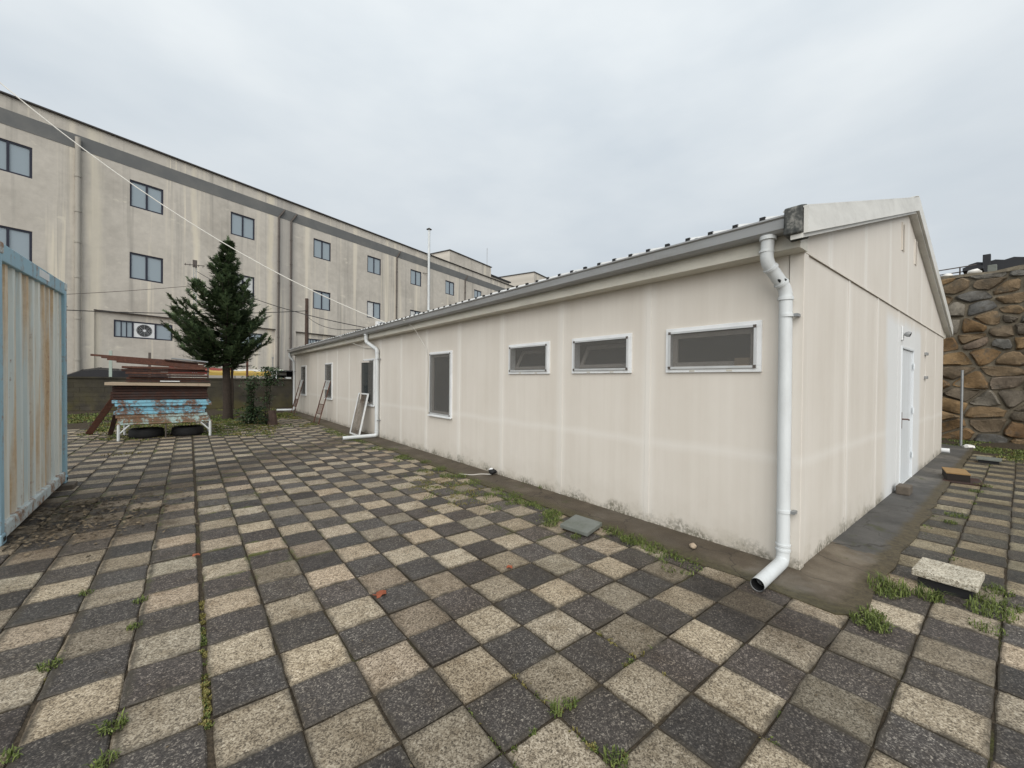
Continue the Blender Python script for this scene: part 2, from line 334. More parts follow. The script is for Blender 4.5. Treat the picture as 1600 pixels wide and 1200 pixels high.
# ---- other materials
def plaster_mat():
    t = NT('old_plaster', 0.85, 0.2); sp = t.sep()
    h_ = t.math('ADD', t.math('MULTIPLY', sp[0], 0.944), t.math('MULTIPLY', sp[1], 0.329))
    pz = lambda a, b: t.comb(t.math('MULTIPLY', h_, a), t.math('MULTIPLY', sp[2], b), 0.0)
    n = t.noise(1, 7, 0.6, src=pz(0.35, 0.35)); f = t.noise(1, 6, 0.7, (3, 3, 0), pz(3.0, 3.0))
    c = t.ramp(n, (0.28, (0.43, 0.395, 0.345)), (0.5, (0.535, 0.495, 0.435)), (0.75, (0.60, 0.555, 0.49)))
    c = t.mix(1.0, c, t.ramp(f, (0.25, 0.86), (0.75, 1.08)), 'MULTIPLY')
    s1 = t.noise(1, 4, 0.55, (11, 0, 0), pz(1.3, 0.045)); s2 = t.noise(1, 4, 0.6, (2, 7, 0), pz(2.4, 0.06))
    c = t.mix(t.ramp(s1, (0.55, 0.0), (0.66, 0.75)), c, (0.72, 0.655, 0.54))
    c = t.mix(t.ramp(s2, (0.56, 0.0), (0.70, 0.62)), c, (0.30, 0.28, 0.25))
    c = t.mix(t.ramp(t.noise(1, 5, 0.6, (5, 5, 0), pz(0.9, 1.6)), (0.64, 0.0), (0.69, 0.55)), c, (0.68, 0.63, 0.53))
    wob = t.math('ADD', h_, t.math('MULTIPLY', t.math('SUBTRACT', t.noise(1, 4, 0.6, (3, 9, 0), pz(1.5, 0.4)), 0.5), 0.7))
    pier = t.ramp(t.math('ABSOLUTE', t.math('SUBTRACT', wob, 10.75)), (0.0, 0.75), (0.55, 0.6), (0.85, 0.0))
    c = t.mix(t.math('MULTIPLY', pier, t.ramp(s2, (0.3, 0.35), (0.6, 1.0))), c, (0.33, 0.315, 0.295))
    c = t.mix(t.ramp(t.math('ABSOLUTE', t.math('SUBTRACT', wob, 1.75)), (0.1, 0.55), (0.35, 0.0)), c, (0.68, 0.62, 0.50))
    c = t.mix(t.ramp(t.math('ABSOLUTE', t.math('SUBTRACT', wob, 5.7)), (0.03, 0.6), (0.16, 0.0)), c, (0.70, 0.635, 0.51))
    c = t.mix(t.ramp(t.math('ABSOLUTE', t.math('SUBTRACT', wob, 9.75)), (0.05, 0.6), (0.22, 0.0)), c, (0.70, 0.63, 0.49))
    s3 = t.noise(1, 3, 0.5, (7, 1, 0), pz(4.5, 0.09))
    c = t.mix(t.math('MULTIPLY', t.ramp(s3, (0.60, 0.0), (0.66, 0.7)), t.ramp(t.noise(1, 3, 0.5, (1, 2, 0), pz(0.5, 0.1)), (0.42, 0.0), (0.58, 1.0))), c, (0.74, 0.67, 0.54))
    t.bump(f, 0.25, 0.03)
    return t.out(c)
M_PLASTER = plaster_mat()
M_BAND = grimy('grey_band', (0.135, 0.138, 0.136), 0.8, 0.6, sc=0.9, dark=(0.23, 0.22, 0.20))
M_WFRAME = plain('navy_frame', (0.030, 0.032, 0.048), 0.5)
M_TGLASS = glass_mat('pale_glass', (0.30, 0.355, 0.39), 0.04)
M_BLIND = plain('white_blind', (0.62, 0.63, 0.62), 0.7)
M_OLDPIPE = grimy('old_pipe', (0.36, 0.335, 0.29), 0.7, 0.6, stretch=(3, 3, 0.8))
M_DARKPIPE = plain('dark_pipe', (0.10, 0.085, 0.075), 0.7)
M_COPING = plain('coping', (0.06, 0.055, 0.052), 0.7)
def rusty(name, paint, amount, streak=True, rust=(0.16, 0.062, 0.026), rough=0.7):
    t = NT(name, rough, 0.25)
    n = t.noise((6.5, 6.5, 0.45) if streak else 4.5, 7, 0.68); f = t.noise(22, 6, 0.7); g = t.noise(2.3, 5, 0.6, (6, 6, 6))
    k = t.math('ADD', t.math('MULTIPLY', n, 0.65), t.math('MULTIPLY', f, 0.35))
    rc = t.ramp(f, (0.25, tuple(a*0.45 for a in rust)), (0.55, rust), (0.8, tuple(min(1, a*1.9) for a in rust)))
    pc = t.mix(t.ramp(g, (0.35, 0.0), (0.7, 0.6)), paint, tuple(min(0.8, a*0.75+0.06) for a in paint))
    e = 0.62 - amount*0.32
    c = t.mix(t.ramp(k, (e, 0.0), (e+0.09, 0.92)), pc, rc)
    t.bump(k, 0.25, 0.008); return t.out(c)
M_RUST = rusty('rusty_steel', (0.070, 0.032, 0.025), 0.7, False, (0.105, 0.046, 0.030))
M_RUST2 = rusty('dark_rusty_steel', (0.034, 0.020, 0.017), 0.6, False, (0.058, 0.027, 0.019))
M_BLUE = rusty('flaking_blue', (0.22, 0.50, 0.63), 0.52, False, (0.17, 0.075, 0.035))
M_PALEB = rusty('flaking_pale_blue', (0.40, 0.54, 0.52), 0.62, False, (0.19, 0.09, 0.04))
M_TAN = rusty('weathered_board', (0.40, 0.315, 0.225), 0.2, False, (0.24, 0.15, 0.10))
M_WSTEEL = rusty('white_tube', (0.62, 0.64, 0.63), 0.18, False)
def container_skin():
    t = NT('container_skin', 0.6, 0.3); sp = t.sep()
    s = t.noise((4, 7.0, 0.28), 6, 0.62, (3, 0, 0)); s2 = t.noise((4, 11, 0.5), 5, 0.65, (1, 5, 2)); f = t.noise(16, 6, 0.7)
    c = t.ramp(t.noise((3, 2.4, 0.5), 4), (0.3, (0.55, 0.63, 0.63)), (0.55, (0.70, 0.71, 0.655)), (0.8, (0.72, 0.66, 0.53)))
    top = t.math('ADD', s, t.math('MULTIPLY', t.math('SUBTRACT', sp[2], 1.3), 0.025))
    c = t.mix(t.ramp(top, (0.50, 0.0), (0.63, 0.85)), c, t.ramp(f, (0.3, (0.46, 0.28, 0.13)), (0.7, (0.64, 0.47, 0.28))))
    c = t.mix(t.ramp(t.math('ADD', t.math('MULTIPLY', s2, 0.72), t.math('MULTIPLY', f, 0.28)), (0.585, 0.0), (0.65, 0.8)), c, (0.22, 0.095, 0.055))
    t.bump(f, 0.15, 0.006); return t.out(c)
M_CSKIN = container_skin()
M_CBLUE = rusty('container_blue', (0.30, 0.46, 0.54), 0.30, True, (0.24, 0.12, 0.06))
M_CGREY = rusty('container_pale', (0.52, 0.58, 0.58), 0.45, False, (0.24, 0.13, 0.07))
M_CROOF = rusty('container_roof', (0.25, 0.22, 0.20), 0.7, False)
def block_mat():
    t = NT('old_block', 0.9, 0.2); sp = t.sep(); n = t.noise(1.2, 7, 0.65); f = t.noise(14, 5, 0.7)
    c = t.ramp(n, (0.3, (0.026, 0.024, 0.020)), (0.55, (0.048, 0.043, 0.034)), (0.75, (0.085, 0.075, 0.058)))
    c = t.mix(1.0, c, t.ramp(t.rand(), (0, 0.9), (1, 1.1)), 'MULTIPLY')
    c = t.mix(t.math('MULTIPLY', t.ramp(sp[2], (0.0, 0.8), (0.9, 0.15)), t.ramp(t.noise(1.6, 5, 0.6, (4, 0, 2)), (0.4, 0.0), (0.62, 1.0))), c, (0.080, 0.070, 0.027))
    t.bump(f, 0.5, 0.02); return t.out(c)
M_BLOCK = block_mat()
def stone_mat():
    t = NT('rubble_stone', 0.8, 0.25); r = t.rand(); n = t.noise(3.2, 7, 0.65); f = t.noise(26, 6, 0.7)
    c = t.ramp(r, (0.0, (0.20, 0.12, 0.06)), (0.2, (0.29, 0.19, 0.095)), (0.38, (0.16, 0.13, 0.095)), (0.55, (0.33, 0.22, 0.115)), (0.7, (0.185, 0.15, 0.11)), (0.82, (0.15, 0.147, 0.138)), (0.92, (0.25, 0.22, 0.175)), (1.0, (0.235, 0.12, 0.065)))
    c = t.mix(1.0, c, t.ramp(n, (0.25, 0.36), (0.5, 0.74), (0.8, 1.2)), 'MULTIPLY')
    c = t.mix(t.ramp(t.noise(5, 6, 0.7, (3, 3, 1)), (0.52, 0.0), (0.66, 0.75)), c, (0.085, 0.075, 0.06))
    c = t.mix(1.0, c, t.ramp(f, (0.2, 0.72), (0.8, 1.2)), 'MULTIPLY')
    t.bump(t.math('ADD', n, t.math('MULTIPLY', f, 0.5)), 0.7, 0.05); return t.out(c)
M_STONE = stone_mat()
def mortar_mat():
    t = NT('mortar', 0.9, 0.2); n = t.noise(4, 7, 0.65); f = t.noise(40, 5, 0.7)
    c = t.ramp(n, (0.3, (0.11, 0.094, 0.07)), (0.7, (0.25, 0.215, 0.16)))
    t.bump(f, 0.6, 0.02); return t.out(t.mix(1.0, c, t.ramp(f, (0.2, 0.7), (0.8, 1.15)), 'MULTIPLY'))
M_MORTAR = mortar_mat()
def leaf_mat(name, c0, c1, rough=0.6):
    t = NT(name, rough, 0.25); r = t.island(); n = t.noise(2.5, 3)
    k = t.math('ADD', t.math('MULTIPLY', r, 0.7), t.math('MULTIPLY', n, 0.3))
    m = t.out(t.ramp(k, (0.15, c0), (0.85, c1)))
    return m
M_CONIFER = leaf_mat('conifer_leaf', (0.016, 0.034, 0.016), (0.10, 0.14, 0.062))
M_GRASS = leaf_mat('weed_leaf', (0.035, 0.055, 0.012), (0.165, 0.20, 0.055))
M_DRYG = leaf_mat('dry_moss', (0.10, 0.085, 0.02), (0.23, 0.20, 0.07))
M_SHRUB = leaf_mat('shrub_leaf', (0.012, 0.028, 0.012), (0.06, 0.095, 0.04), 0.4)
M_LITTER = leaf_mat('litter', (0.022, 0.016, 0.010), (0.20, 0.155, 0.10), 0.8)
M_BARK = plain('bark', (0.045, 0.034, 0.026), 0.9, var=0.4, sc=14)
M_REDLEAF = plain('red_leaf', (0.26, 0.075, 0.035), 0.7)
M_WOODP = plain('old_timber', (0.075, 0.05, 0.04), 0.85, var=0.35)
M_TARP = plain('black_tarp', (0.014, 0.014, 0.017), 0.5)
M_YEL = plain('yellow_canvas', (0.50, 0.35, 0.09), 0.6)
M_RED = plain('red_canvas', (0.27, 0.05, 0.04), 0.6)
M_WCAN = plain('white_canvas', (0.74, 0.72, 0.68), 0.6)
M_CABLEW = plain('white_cable', (0.62, 0.60, 0.55), 0.6)
M_CABLED = plain('dark_cable', (0.035, 0.033, 0.032), 0.6)
M_GREENP = plain('green_post', (0.36, 0.42, 0.37), 0.6)
M_DARKROOF = plain('dark_roof', (0.028, 0.029, 0.033), 0.6)
M_COVER = grimy('mossy_concrete', (0.155, 0.165, 0.15), 0.75, 0.7, sc=8, dark=(0.06, 0.07, 0.04))
M_BRICKG = grimy('grey_brick', (0.115, 0.095, 0.075), 0.85, 0.6, sc=14, dark=(0.05, 0.045, 0.035))
def plainpaver():
    t = NT('loose_paver', 0.7, 0.3); gs = t.sep(t.voro(135, 'Color'))
    c = t.ramp(gs[0], (0.0, (0.16, 0.135, 0.10)), (0.35, (0.40, 0.36, 0.28)), (1.0, (0.66, 0.62, 0.52)))
    t.bump(gs[1], 0.4, 0.003); return t.out(t.mix(1.0, c, t.ramp(t.noise(9, 5), (0.3, 0.8), (0.7, 1.05)), 'MULTIPLY'))
M_PAVER = plainpaver()
M_ORANGE = plain('raw_timber', (0.30, 0.19, 0.085), 0.8, var=0.3, sc=20)
M_DARKWOOD = plain('tarred_timber', (0.022, 0.017, 0.014), 0.8)
M_POT = plain('pot', (0.05, 0.032, 0.026), 0.7)

# ---------------------------------------------------------------- the setting: ground, paving, apron
g = MB()
GX = [-400, -14, -8, -3, 0, 4, 9.6, 11, 12.25, 14, 400]; 
g.quad((-400,-400,-0.013),(400,-400,-0.013),(400,400,-0.013),(-400,400,-0.013))
tag(g.build('ground', M_SOIL), 'dark mossy soil ground under the paving and beyond the yard', 'ground', kind='structure')

def project(p):
    d = Vector(p)-CAM; z = d.dot(F_)
    if z < 0.05: return None
    return 800+FPX*d.dot(R3)/z, 600-FPX*d.dot(U3)/z, z
def tile_mb(w, r2, bev=0.007, th=0.035, seg=3):
    h = w/2; c = [(-h,-h),(h,-h),(h,h),(-h,h)]; rim = []
    for i in range(4):
        (x0, y0), (x1, y1) = c[i], c[(i+1) % 4]
        for k in range(seg):
            t = k/seg; j = .0045 if k else .0035
            rim.append((x0+(x1-x0)*t+r2.uniform(-j, j)*(1 if k else 0)-(math.copysign(r2.uniform(0, .006), x0) if not k else 0), y0+(y1-y0)*t+r2.uniform(-j, j)*(1 if k else 0)-(math.copysign(r2.uniform(0, .006), y0) if not k else 0)))
    n = len(rim); m = MB(); k = 1-bev/h
    vs_ = [(x,y,-th) for x, y in rim]+[(x,y,-bev*0.9) for x, y in rim]+[(x*k,y*k,0) for x, y in rim]; fs = []
    for i in range(n):
        j = (i+1) % n; fs += [(i,j,n+j,n+i),(n+i,n+j,2*n+j,2*n+i)]
    fs.append(tuple(range(2*n, 3*n))); return m.add(vs_, fs)
r2 = random.Random(3)
TM = {True: [tile_mb(0.3015, r2).mesh('paving_tile', M_LIGHT) for _ in range(5)], False: [tile_mb(0.3015, r2).mesh('paving_tile', M_DARK) for _ in range(5)]}
paving = thing('yard_paving', 'chequered light and dark aggregate paving tiles covering the yard', 'paving', (-2, 5, 0)); tag(paving, kind='structure')
del paving['category']
cells = []
CONT = (-11.2, -5.2, 4.6, 6.9)
for i in range(-46, 40):
    for j in range(-20, 56):
        x, y = TX+(i+0.5)*TS, TY+(j+0.5)*TS
        if x > -0.34 and y > -0.42: continue                      # house and apron
        if x > 9.9 + 0.5*math.sin(j*1.7) or x < -12 or y > 16.6+0.5*math.sin(i*1.3)+0.35*math.sin(i*3.1): continue
        if CONT[0] < x < CONT[1] and CONT[2] < y < CONT[3]: continue
        if x < -4.9 and y > 15.2 + 0.5*math.sin(i*2.2): continue
        if i <= -6: x -= 0.022
        x += r2.gauss(0, .002); y += r2.gauss(0, .002); z = r2.uniform(-0.006, 0.004); tl = (r2.gauss(0, 0.008), r2.gauss(0, 0.008), r2.gauss(0, 0.009))
        if y > 13: z -= 0.006
        pr = project((x, y, 0)); area = 0
        if pr and -60 < pr[0] < 1660 and 0 < pr[1] < 1260: area = 1.5/pr[2]**3
        cells.append((area, (i+j) % 2 == 0, x, y, z, tl, r2.randrange(5), r2.randrange(4)))
cells.sort(key=lambda c: -c[0])
near, rest = cells[:300], cells[300:]
for a, lt, x, y, z, tl, v, q in near:
    o = bpy.data.objects.new('paving_tile', TM[lt][v]); link(o, (x, y, z), paving); o.rotation_euler = (tl[0], tl[1], tl[2]+q*math.pi/2)
for lt in (True, False):
    m = MB()
    for a, l2, x, y, z, tl, v, q in rest:
        if l2 != lt: continue
        base = tile_mb(0.3015, r2, seg=1); rot = Matrix.Rotation(tl[2], 3, 'Z') @ Matrix.Rotation(tl[0], 3, 'X')
        m.add([rot @ p + Vector((x, y, z)) for p in base.v], base.f)
    tag(m.build('light_tiles' if lt else 'dark_tiles', M_LIGHT if lt else M_DARK, paving, fix=False), kind='stuff')

# concrete apron: two slabs round the near corner with a broken outer edge
def wobble(a, b, n, amp, seed):
    rr = random.Random(seed); out = []
    for k in range(n+1):
        t = k/n; out.append((a[0]+(b[0]-a[0])*t+rr.uniform(-amp, amp), a[1]+(b[1]-a[1])*t+rr.uniform(-amp, amp)))
    return out
ap = wobble((-0.47, 20.4), (-0.49, -0.35), 70, 0.025, 1) + wobble((-0.44, -0.46), (11.0, -0.40), 50, 0.018, 2) + [(11.0, 0.3), (0.3, 0.3), (0.3, 20.4)]
n = len(ap); m = MB(); zt = lambda x, y: 0.012 + 0.022*max(0, 1-max(0, -x, -y)/0.5)
m.add([(x, y, -0.03) for x, y in ap]+[(x, y, zt(x, y)) for x, y in ap], [tuple(range(n, 2*n))]+[(i, (i+1) % n, n+(i+1) % n, n+i) for i in range(n)])
bm = bmesh.new(); bm.from_mesh(m.mesh('x')); bmesh.ops.triangulate(bm, faces=[f for f in bm.faces if len(f.verts) > 4]); me = bpy.data.meshes.new('concrete_apron'); bm.to_mesh(me); bm.free(); me.materials.append(M_APRON)
o = bpy.data.objects.new('concrete_apron', me); link(o, (0, 0, 0)); tag(o, 'stained concrete apron running round the foot of the cream prefab house', 'apron', kind='structure')
del o['category']; del bpy.data.objects['ground']['category']

# ---------------------------------------------------------------- prefab house
W, L, H, TH = 9.12, 19.7, 2.546, 0.08
SL, EX, EZ = 0.30, -0.26, 2.735
RX = W/2
def zu(x): return EZ + SL*((x if x <= RX else W-x) - EX)
house = thing('prefab_house', 'long cream single-storey prefab house with low gable roof', 'house', (RX, L/2, 0))
def cut(a0, a1, z0, z1, ops):
    """rectangles left of a0..a1 x z0..z1 after cutting openings"""
    xs = sorted({a0, a1} | {min(max(v, a0), a1) for o in ops for v in o[:2]}); zs = sorted({z0, z1} | {min(max(v, z0), z1) for o in ops for v in o[2:]})
    out = []
    for i in range(len(xs)-1):
        run = None
        for k in range(len(zs)-1):
            cx, cz = (xs[i]+xs[i+1])/2, (zs[k]+zs[k+1])/2
            hole = any(o[0] < cx < o[1] and o[2] < cz < o[3] for o in ops)
            if hole:
                if run: out.append(run); run = None
            else:
                run = (xs[i], xs[i+1], run[2] if run else zs[k], zs[k+1])
        if run: out.append(run)
    return out
SMALL = [(0.285, 1.163), (1.575, 2.455), (2.867, 3.753)]; ZS = (1.597, 2.035)
TALL = [(5.45, 6.34), (9.43, 10.29), (13.42, 14.34), (17.32, 18.24)]; ZT = (0.79, 2.045)
OPS = [(a+.03, b-.03, ZS[0]+.03, ZS[1]-.03) for a, b in SMALL] + [(a+.03, b-.03, ZT[0]+.03, ZT[1]-.03) for a, b in TALL]
joints = [0.094] + [1.374+1.28*k for k in range(14)] + [L]
MB().box(-0.012, 0.09, -0.012, 0.09, 0.015, H).build('corner_post', M_LONG, house, bevel=0.004)
for k in range(len(joints)-1):
    a, b = joints[k], joints[k+1]; m = MB()
    for (p, q, z0, z1) in cut(a+.0025, b-.0025, 0.02, H, OPS): m.box(0, TH, p, q, z0, z1)
    m.build('wall_panel', M_LONG, house)
    if k: MB().box(-0.005, -0.0005, a-.028, a+.028, 0.022, H-.002).build('joint_strip', M_LONG, house, bevel=0.002)
for k in range(15):                                               # far long side
    MB().box(W-TH, W, L*k/15+.0025, L*(k+1)/15-.0025, 0.02, H).build('wall_panel', M_LONG, house)
DOOR = (4.22, 5.25, 0.03, 2.06)
gj = [0.092] + [1.36+1.30*k for k in range(6)] + [W-.004]
for k in range(len(gj)-1):
    a, b = gj[k], gj[k+1]; m = MB()
    for (p, q, z0, z1) in cut(a+.0025, b-.0025, 0.02, H-.006, [DOOR]): m.box(p, q, 0, TH, z0, z1)
    m.build('wall_panel', M_GABLE, house)
    if k and not (DOOR[0]-.03 < a < DOOR[1]+.03): MB().box(a-.026, a+.026, -0.005, -0.0005, 0.022, H-.01).build('joint_strip', M_GABLE, house, bevel=0.002)
LV = [(4.03, 4.16, 3.40, 3.77), (5.10, 5.24, 3.40, 3.77)]
tri = [0.0] + [0.7+1.30*k for k in range(7)] + [W]
for k in range(len(tri)-1):
    a, b = tri[k], tri[k+1]; a2, b2 = a+.002, b-.002
    poly = [(a2, -0.006, H), (b2, -0.006, H), (b2, -0.006, zu(b2))] + ([(RX, -0.006, zu(RX))] if a2 < RX < b2 else []) + [(a2, -0.006, zu(a2))]
    MB().prism(poly, (0, 0.07, 0)).build('gable_panel', M_TRI, house)
MB().box(0, W, -0.016, -0.007, H-.012, H+.012).build('seam_flashing', M_TRI, house, bevel=0.003)
for (a, b, z0, z1) in LV:
    lv = MB().box(a, b, -0.012, -0.0065, z0, z1).build('louvre', M_VENT, house)
    MB().box(a-.012, a+.004, -0.024, -0.0065, z0-.01, z1+.01).build('louvre_edge', M_TRI, lv); MB().box(b-.004, b+.012, -0.024, -0.0065, z0-.01, z1+.01).build('louvre_edge', M_TRI, lv)
# far gable, closed
MB().prism([(0, L, .02), (W, L, .02), (W, L, zu(W)), (RX, L, zu(RX)), (0, L, zu(0))], (0, -TH, 0)).build('far_gable_wall', M_TRI, house)
MB().box(0.1, W-.1, 0.1, L-.1, -0.02, 0.03).build('floor', M_INT, house)
MB().box(0.1, W-.1, 0.1, L-.1, H-.03, H).build('ceiling', M_INT, house)
MB().box(3.0, 3.06, 0.12, L-.12, 0.04, H-.04).build('partition', M_INT, house)
# roof sheets: 1 m wide, five ribs each, both slopes
def sheet(y0, y1, left):
    prof = [(y0, 0.0)]; pitch = 0.2045; y = math.ceil(y0/pitch)*pitch
    while y < y1-.05:
        if y > y0+.045: prof += [(y-.034, 0.0), (y-.016, .034), (y+.016, .034), (y+.034, 0.0)]
        y += pitch
    prof.append((y1, 0.0))
    ex, ez = (EX, EZ) if left else (W-EX, EZ)
    n = len(prof); vs_ = []
    for (xx, zz) in ((ex, ez), (RX, zu(RX))):
        vs_ += [(xx, p, zz+.04+q) for p, q in prof] + [(xx, p, zz) for p, q in prof]
    fs = []
    for i in range(n-1):
        fs += [(i, i+1, 2*n+i+1, 2*n+i), (n+i+1, n+i, 3*n+i, 3*n+i+1), (i+1, i, n+i, n+i+1), (2*n+i, 2*n+i+1, 3*n+i+1, 3*n+i)]
    fs += [(0, 2*n, 3*n, n), (n-1, 2*n-1, 4*n-1, 3*n-1)]
    return MB().add(vs_, fs)
ys = [-0.065] + [1.0225*k for k in range(1, 19)] + [L+.1]
for k in range(len(ys)-1):
    for left in (True, False): sheet(ys[k]+.001, ys[k+1]-.001, left).build('roof_sheet', M_ROOF, house)
m = MB()
for k in range(1, 97):
    y = k*0.2045
    m.box(EX-.006, EX+.02, y-.020, y+.020, EZ+.042, EZ+.0755)
tag(m.build('rib_ends', M_BLACK, house), kind='stuff')
m = MB()
for s in (-1, 1): m.prism([(RX, -0.11, zu(RX)+.085), (RX, -0.11, zu(RX)+.094), (RX+s*.24, -0.11, zu(RX)+.094-.072), (RX+s*.24, -0.11, zu(RX)+.085-.072)], (0, L+.22, 0))
m.build('ridge_cap', M_RAKE, house)
# rakes
for s in (-1, 1):
    xe = EX-.06 if s < 0 else W-EX+.06; t0, t1 = 0.062, -0.125
    ze = zu(EX)-.018
    m = MB().prism([(xe, -0.118, ze+t0), (RX, -0.118, zu(RX)+t0), (RX, -0.118, zu(RX)+t1), (xe, -0.118, ze+t1)], (0, 0.028, 0))
    m.prism([(xe, -0.118, ze+t0+.0005), (RX, -0.118, zu(RX)+t0+.0005), (RX, -0.118, zu(RX)+t0+.012), (xe, -0.118, ze+t0+.012)], (0, 0.16, 0))
    m.build('rake_board', M_RAKE, house)
    MB().prism([(xe, -0.088, ze+t1+.005), (RX, -0.088, zu(RX)+t1+.005), (RX, -0.088, zu(RX)+t1-.03), (xe, -0.088, ze+t1-.03)], (0, 0.08, 0)).build('rake_soffit', M_RAKE, house)
# eaves: boxed fascia, soffit, gutter
m = MB().box(-0.178, -0.166, -0.02, L+.05, H-.006, 2.72); m.build('fascia_board', M_FASCIA, house)
for k in range(5):
    a, b = -0.018+k*3.96, min(-0.018+(k+1)*3.96-.004, L+.05)
    MB().box(-0.165, -0.001, a, b, H-.008, H+.004).build('soffit_panel', M_FASCIA, house)
gp = [(-.179, 2.765), (-.179, 2.652), (-.272, 2.652), (-.298, 2.672), (-.306, 2.742), (-.322, 2.752), (-.322, 2.764), (-.298, 2.764), (-.292, 2.742), (-.285, 2.682), (-.268, 2.664), (-.188, 2.664), (-.188, 2.765)]
MB().prism([(x, 0.035, z) for x, z in gp], (0, L+.05, 0)).build('gutter', M_GUTTER, house)
for k in range(14):
    y = 0.7+k*1.42; MB().box(-.316, -.18, y, y+.025, 2.7655, 2.771).build('gutter_strap', M_STEEL, house)
m = MB().prism([(-.345, -.085, 2.60), (-.175, -.085, 2.585), (-.17, -.085, 2.80), (-.225, -.085, 2.835), (-.335, -.085, 2.80)], (0, 0.118, 0))
m.build('gutter_end_cap', M_CAP, house, bevel=0.01)
MB().box(-.178, -.012, -.03, -.018, H-.01, 2.74).build('eave_end_plate', M_FASCIA, house)
MB().prism([(W+.005, -0.02, H-.03), (W+.26, -0.02, H+.02), (W+.26, -0.02, 2.70), (W+.005, -0.02, 2.72)], (0, L+.07, 0)).build('far_eave_box', M_FASCIA, house)
# windows
def bars(x0, x1, y0, y1, z0, z1, w):
    """rectangular ring in the y-z plane"""
    return MB().box(x0, x1, y0, y1, z0, z0+w).box(x0, x1, y0, y1, z1-w, z1).box(x0, x1, y0, y0+w, z0+w, z1-w).box(x0, x1, y1-w, y1, z0+w, z1-w)
def window(y0, y1, z0, z1, small, tilt, k):
    fw_ = 0.052
    fr = bars(-0.022, 0.075, y0, y1, z0, z1, fw_).build('window', M_WHITE, house, bevel=0.003)
    a, b, c, d = y0+fw_, y1-fw_, z0+fw_, z1-fw_
    # insect screen in its own light frame, set over the opening
    sf = bars(-0.036, -0.0225, a-.018, b+.018, c-.018, d+.018, 0.022).build('screen_frame', M_ALU, fr, bevel=0.002)
    for yy in (a-.018, b-.008):
        for zz in (c-.018, d-.008): MB().box(-.039, -.0365, yy, yy+.026, zz, zz+.026).build('corner_clip', M_DARKPIPE, fr)
    MB().box(-0.031, -0.0295, a+.009, b-.009, c+.009, d-.009).build('insect_screen', M_SCREEN, fr)
    # sash with glass, some tipped inwards
    sm = bars(0.02, 0.065, a+.004, b-.004, c+.004, d-.004, 0.045); gm = MB().box(0.04, 0.046, a+.048, b-.048, c+.048, d-.048)
    if tilt:
        rot = Matrix.Rotation(tilt, 3, 'Y') if small else Matrix.Rotation(0.25, 3, 'Z'); piv = Vector((0.05, a, c+.01))
        for q in (sm, gm): q.v = [rot @ (p-piv) + piv + Vector((0.03, 0, 0)) for p in q.v]
    s_ = sm.build('sash', M_SASH, fr); gm.build('glass', M_GLASS, fr)
    if small:
        for yy in (a+.18, b-.25):
            MB().box(-.0245, -.0222, yy, yy+.05, z0+.008, z0+.022).build('drain_cover', M_FASCIA, fr)
    else:
        MB().box(-.05, -.0225, y0-.012, y1+.012, z0-.012, z0+.012).build('sill', M_WHITE, fr, bevel=0.003)
    return fr
for k, (a, b) in enumerate(SMALL): window(a, b, ZS[0], ZS[1], True, (0, 0.5, 0.5)[k], k)
for k, (a, b) in enumerate(TALL): window(a, b, ZT[0], ZT[1], False, (0, 1, 0, 0)[k], k)
bx = MB().box(-0.024, 0.017, 0.385, 0.50, ZS[0]+.053, ZS[0]+.125).build('cardboard_box', M_TAN, bevel=.003); tag(bx, 'small brown box on the sill inside the nearest small window', 'box')
# door
d = MB().box(DOOR[0]+.035, DOOR[1]-.035, 0.012, 0.05, 0.04, DOOR[3]-.035).build('door', M_DOOR, house, bevel=0.004)
m = MB().box(DOOR[0], DOOR[0]+.03, -0.012, 0.075, 0.03, DOOR[3]).box(DOOR[1]-.03, DOOR[1], -0.012, 0.075, 0.03, DOOR[3]).box(DOOR[0]+.03, DOOR[1]-.03, -0.012, 0.075, DOOR[3]-.03, DOOR[3])
m.build('door_frame', M_DOOR, d, bevel=0.003)
MB().box(4.33, 4.37, -0.002, 0.012, 0.86, 1.10).build('handle_plate', M_BRASS, d, bevel=0.003)
MB().tube([(4.35, 0.01, 1.0), (4.35, -0.055, 1.0), (4.37, -0.06, 1.0), (4.47, -0.06, 0.985)], 0.011, 8).build('door_handle', M_BRASS, d, True)
for z in (0.35, 1.05, 1.75): MB().tube([(5.20, -.016, z), (5.20, -.016, z+.09)], 0.011, 8).build('hinge', M_DOOR, d, True)
for z in (2.03, 1.61):
    MB().box(6.40, 6.54, -0.04, -0.0005, z, z+.05).build('wall_bracket', M_STEEL, house, bevel=0.004)
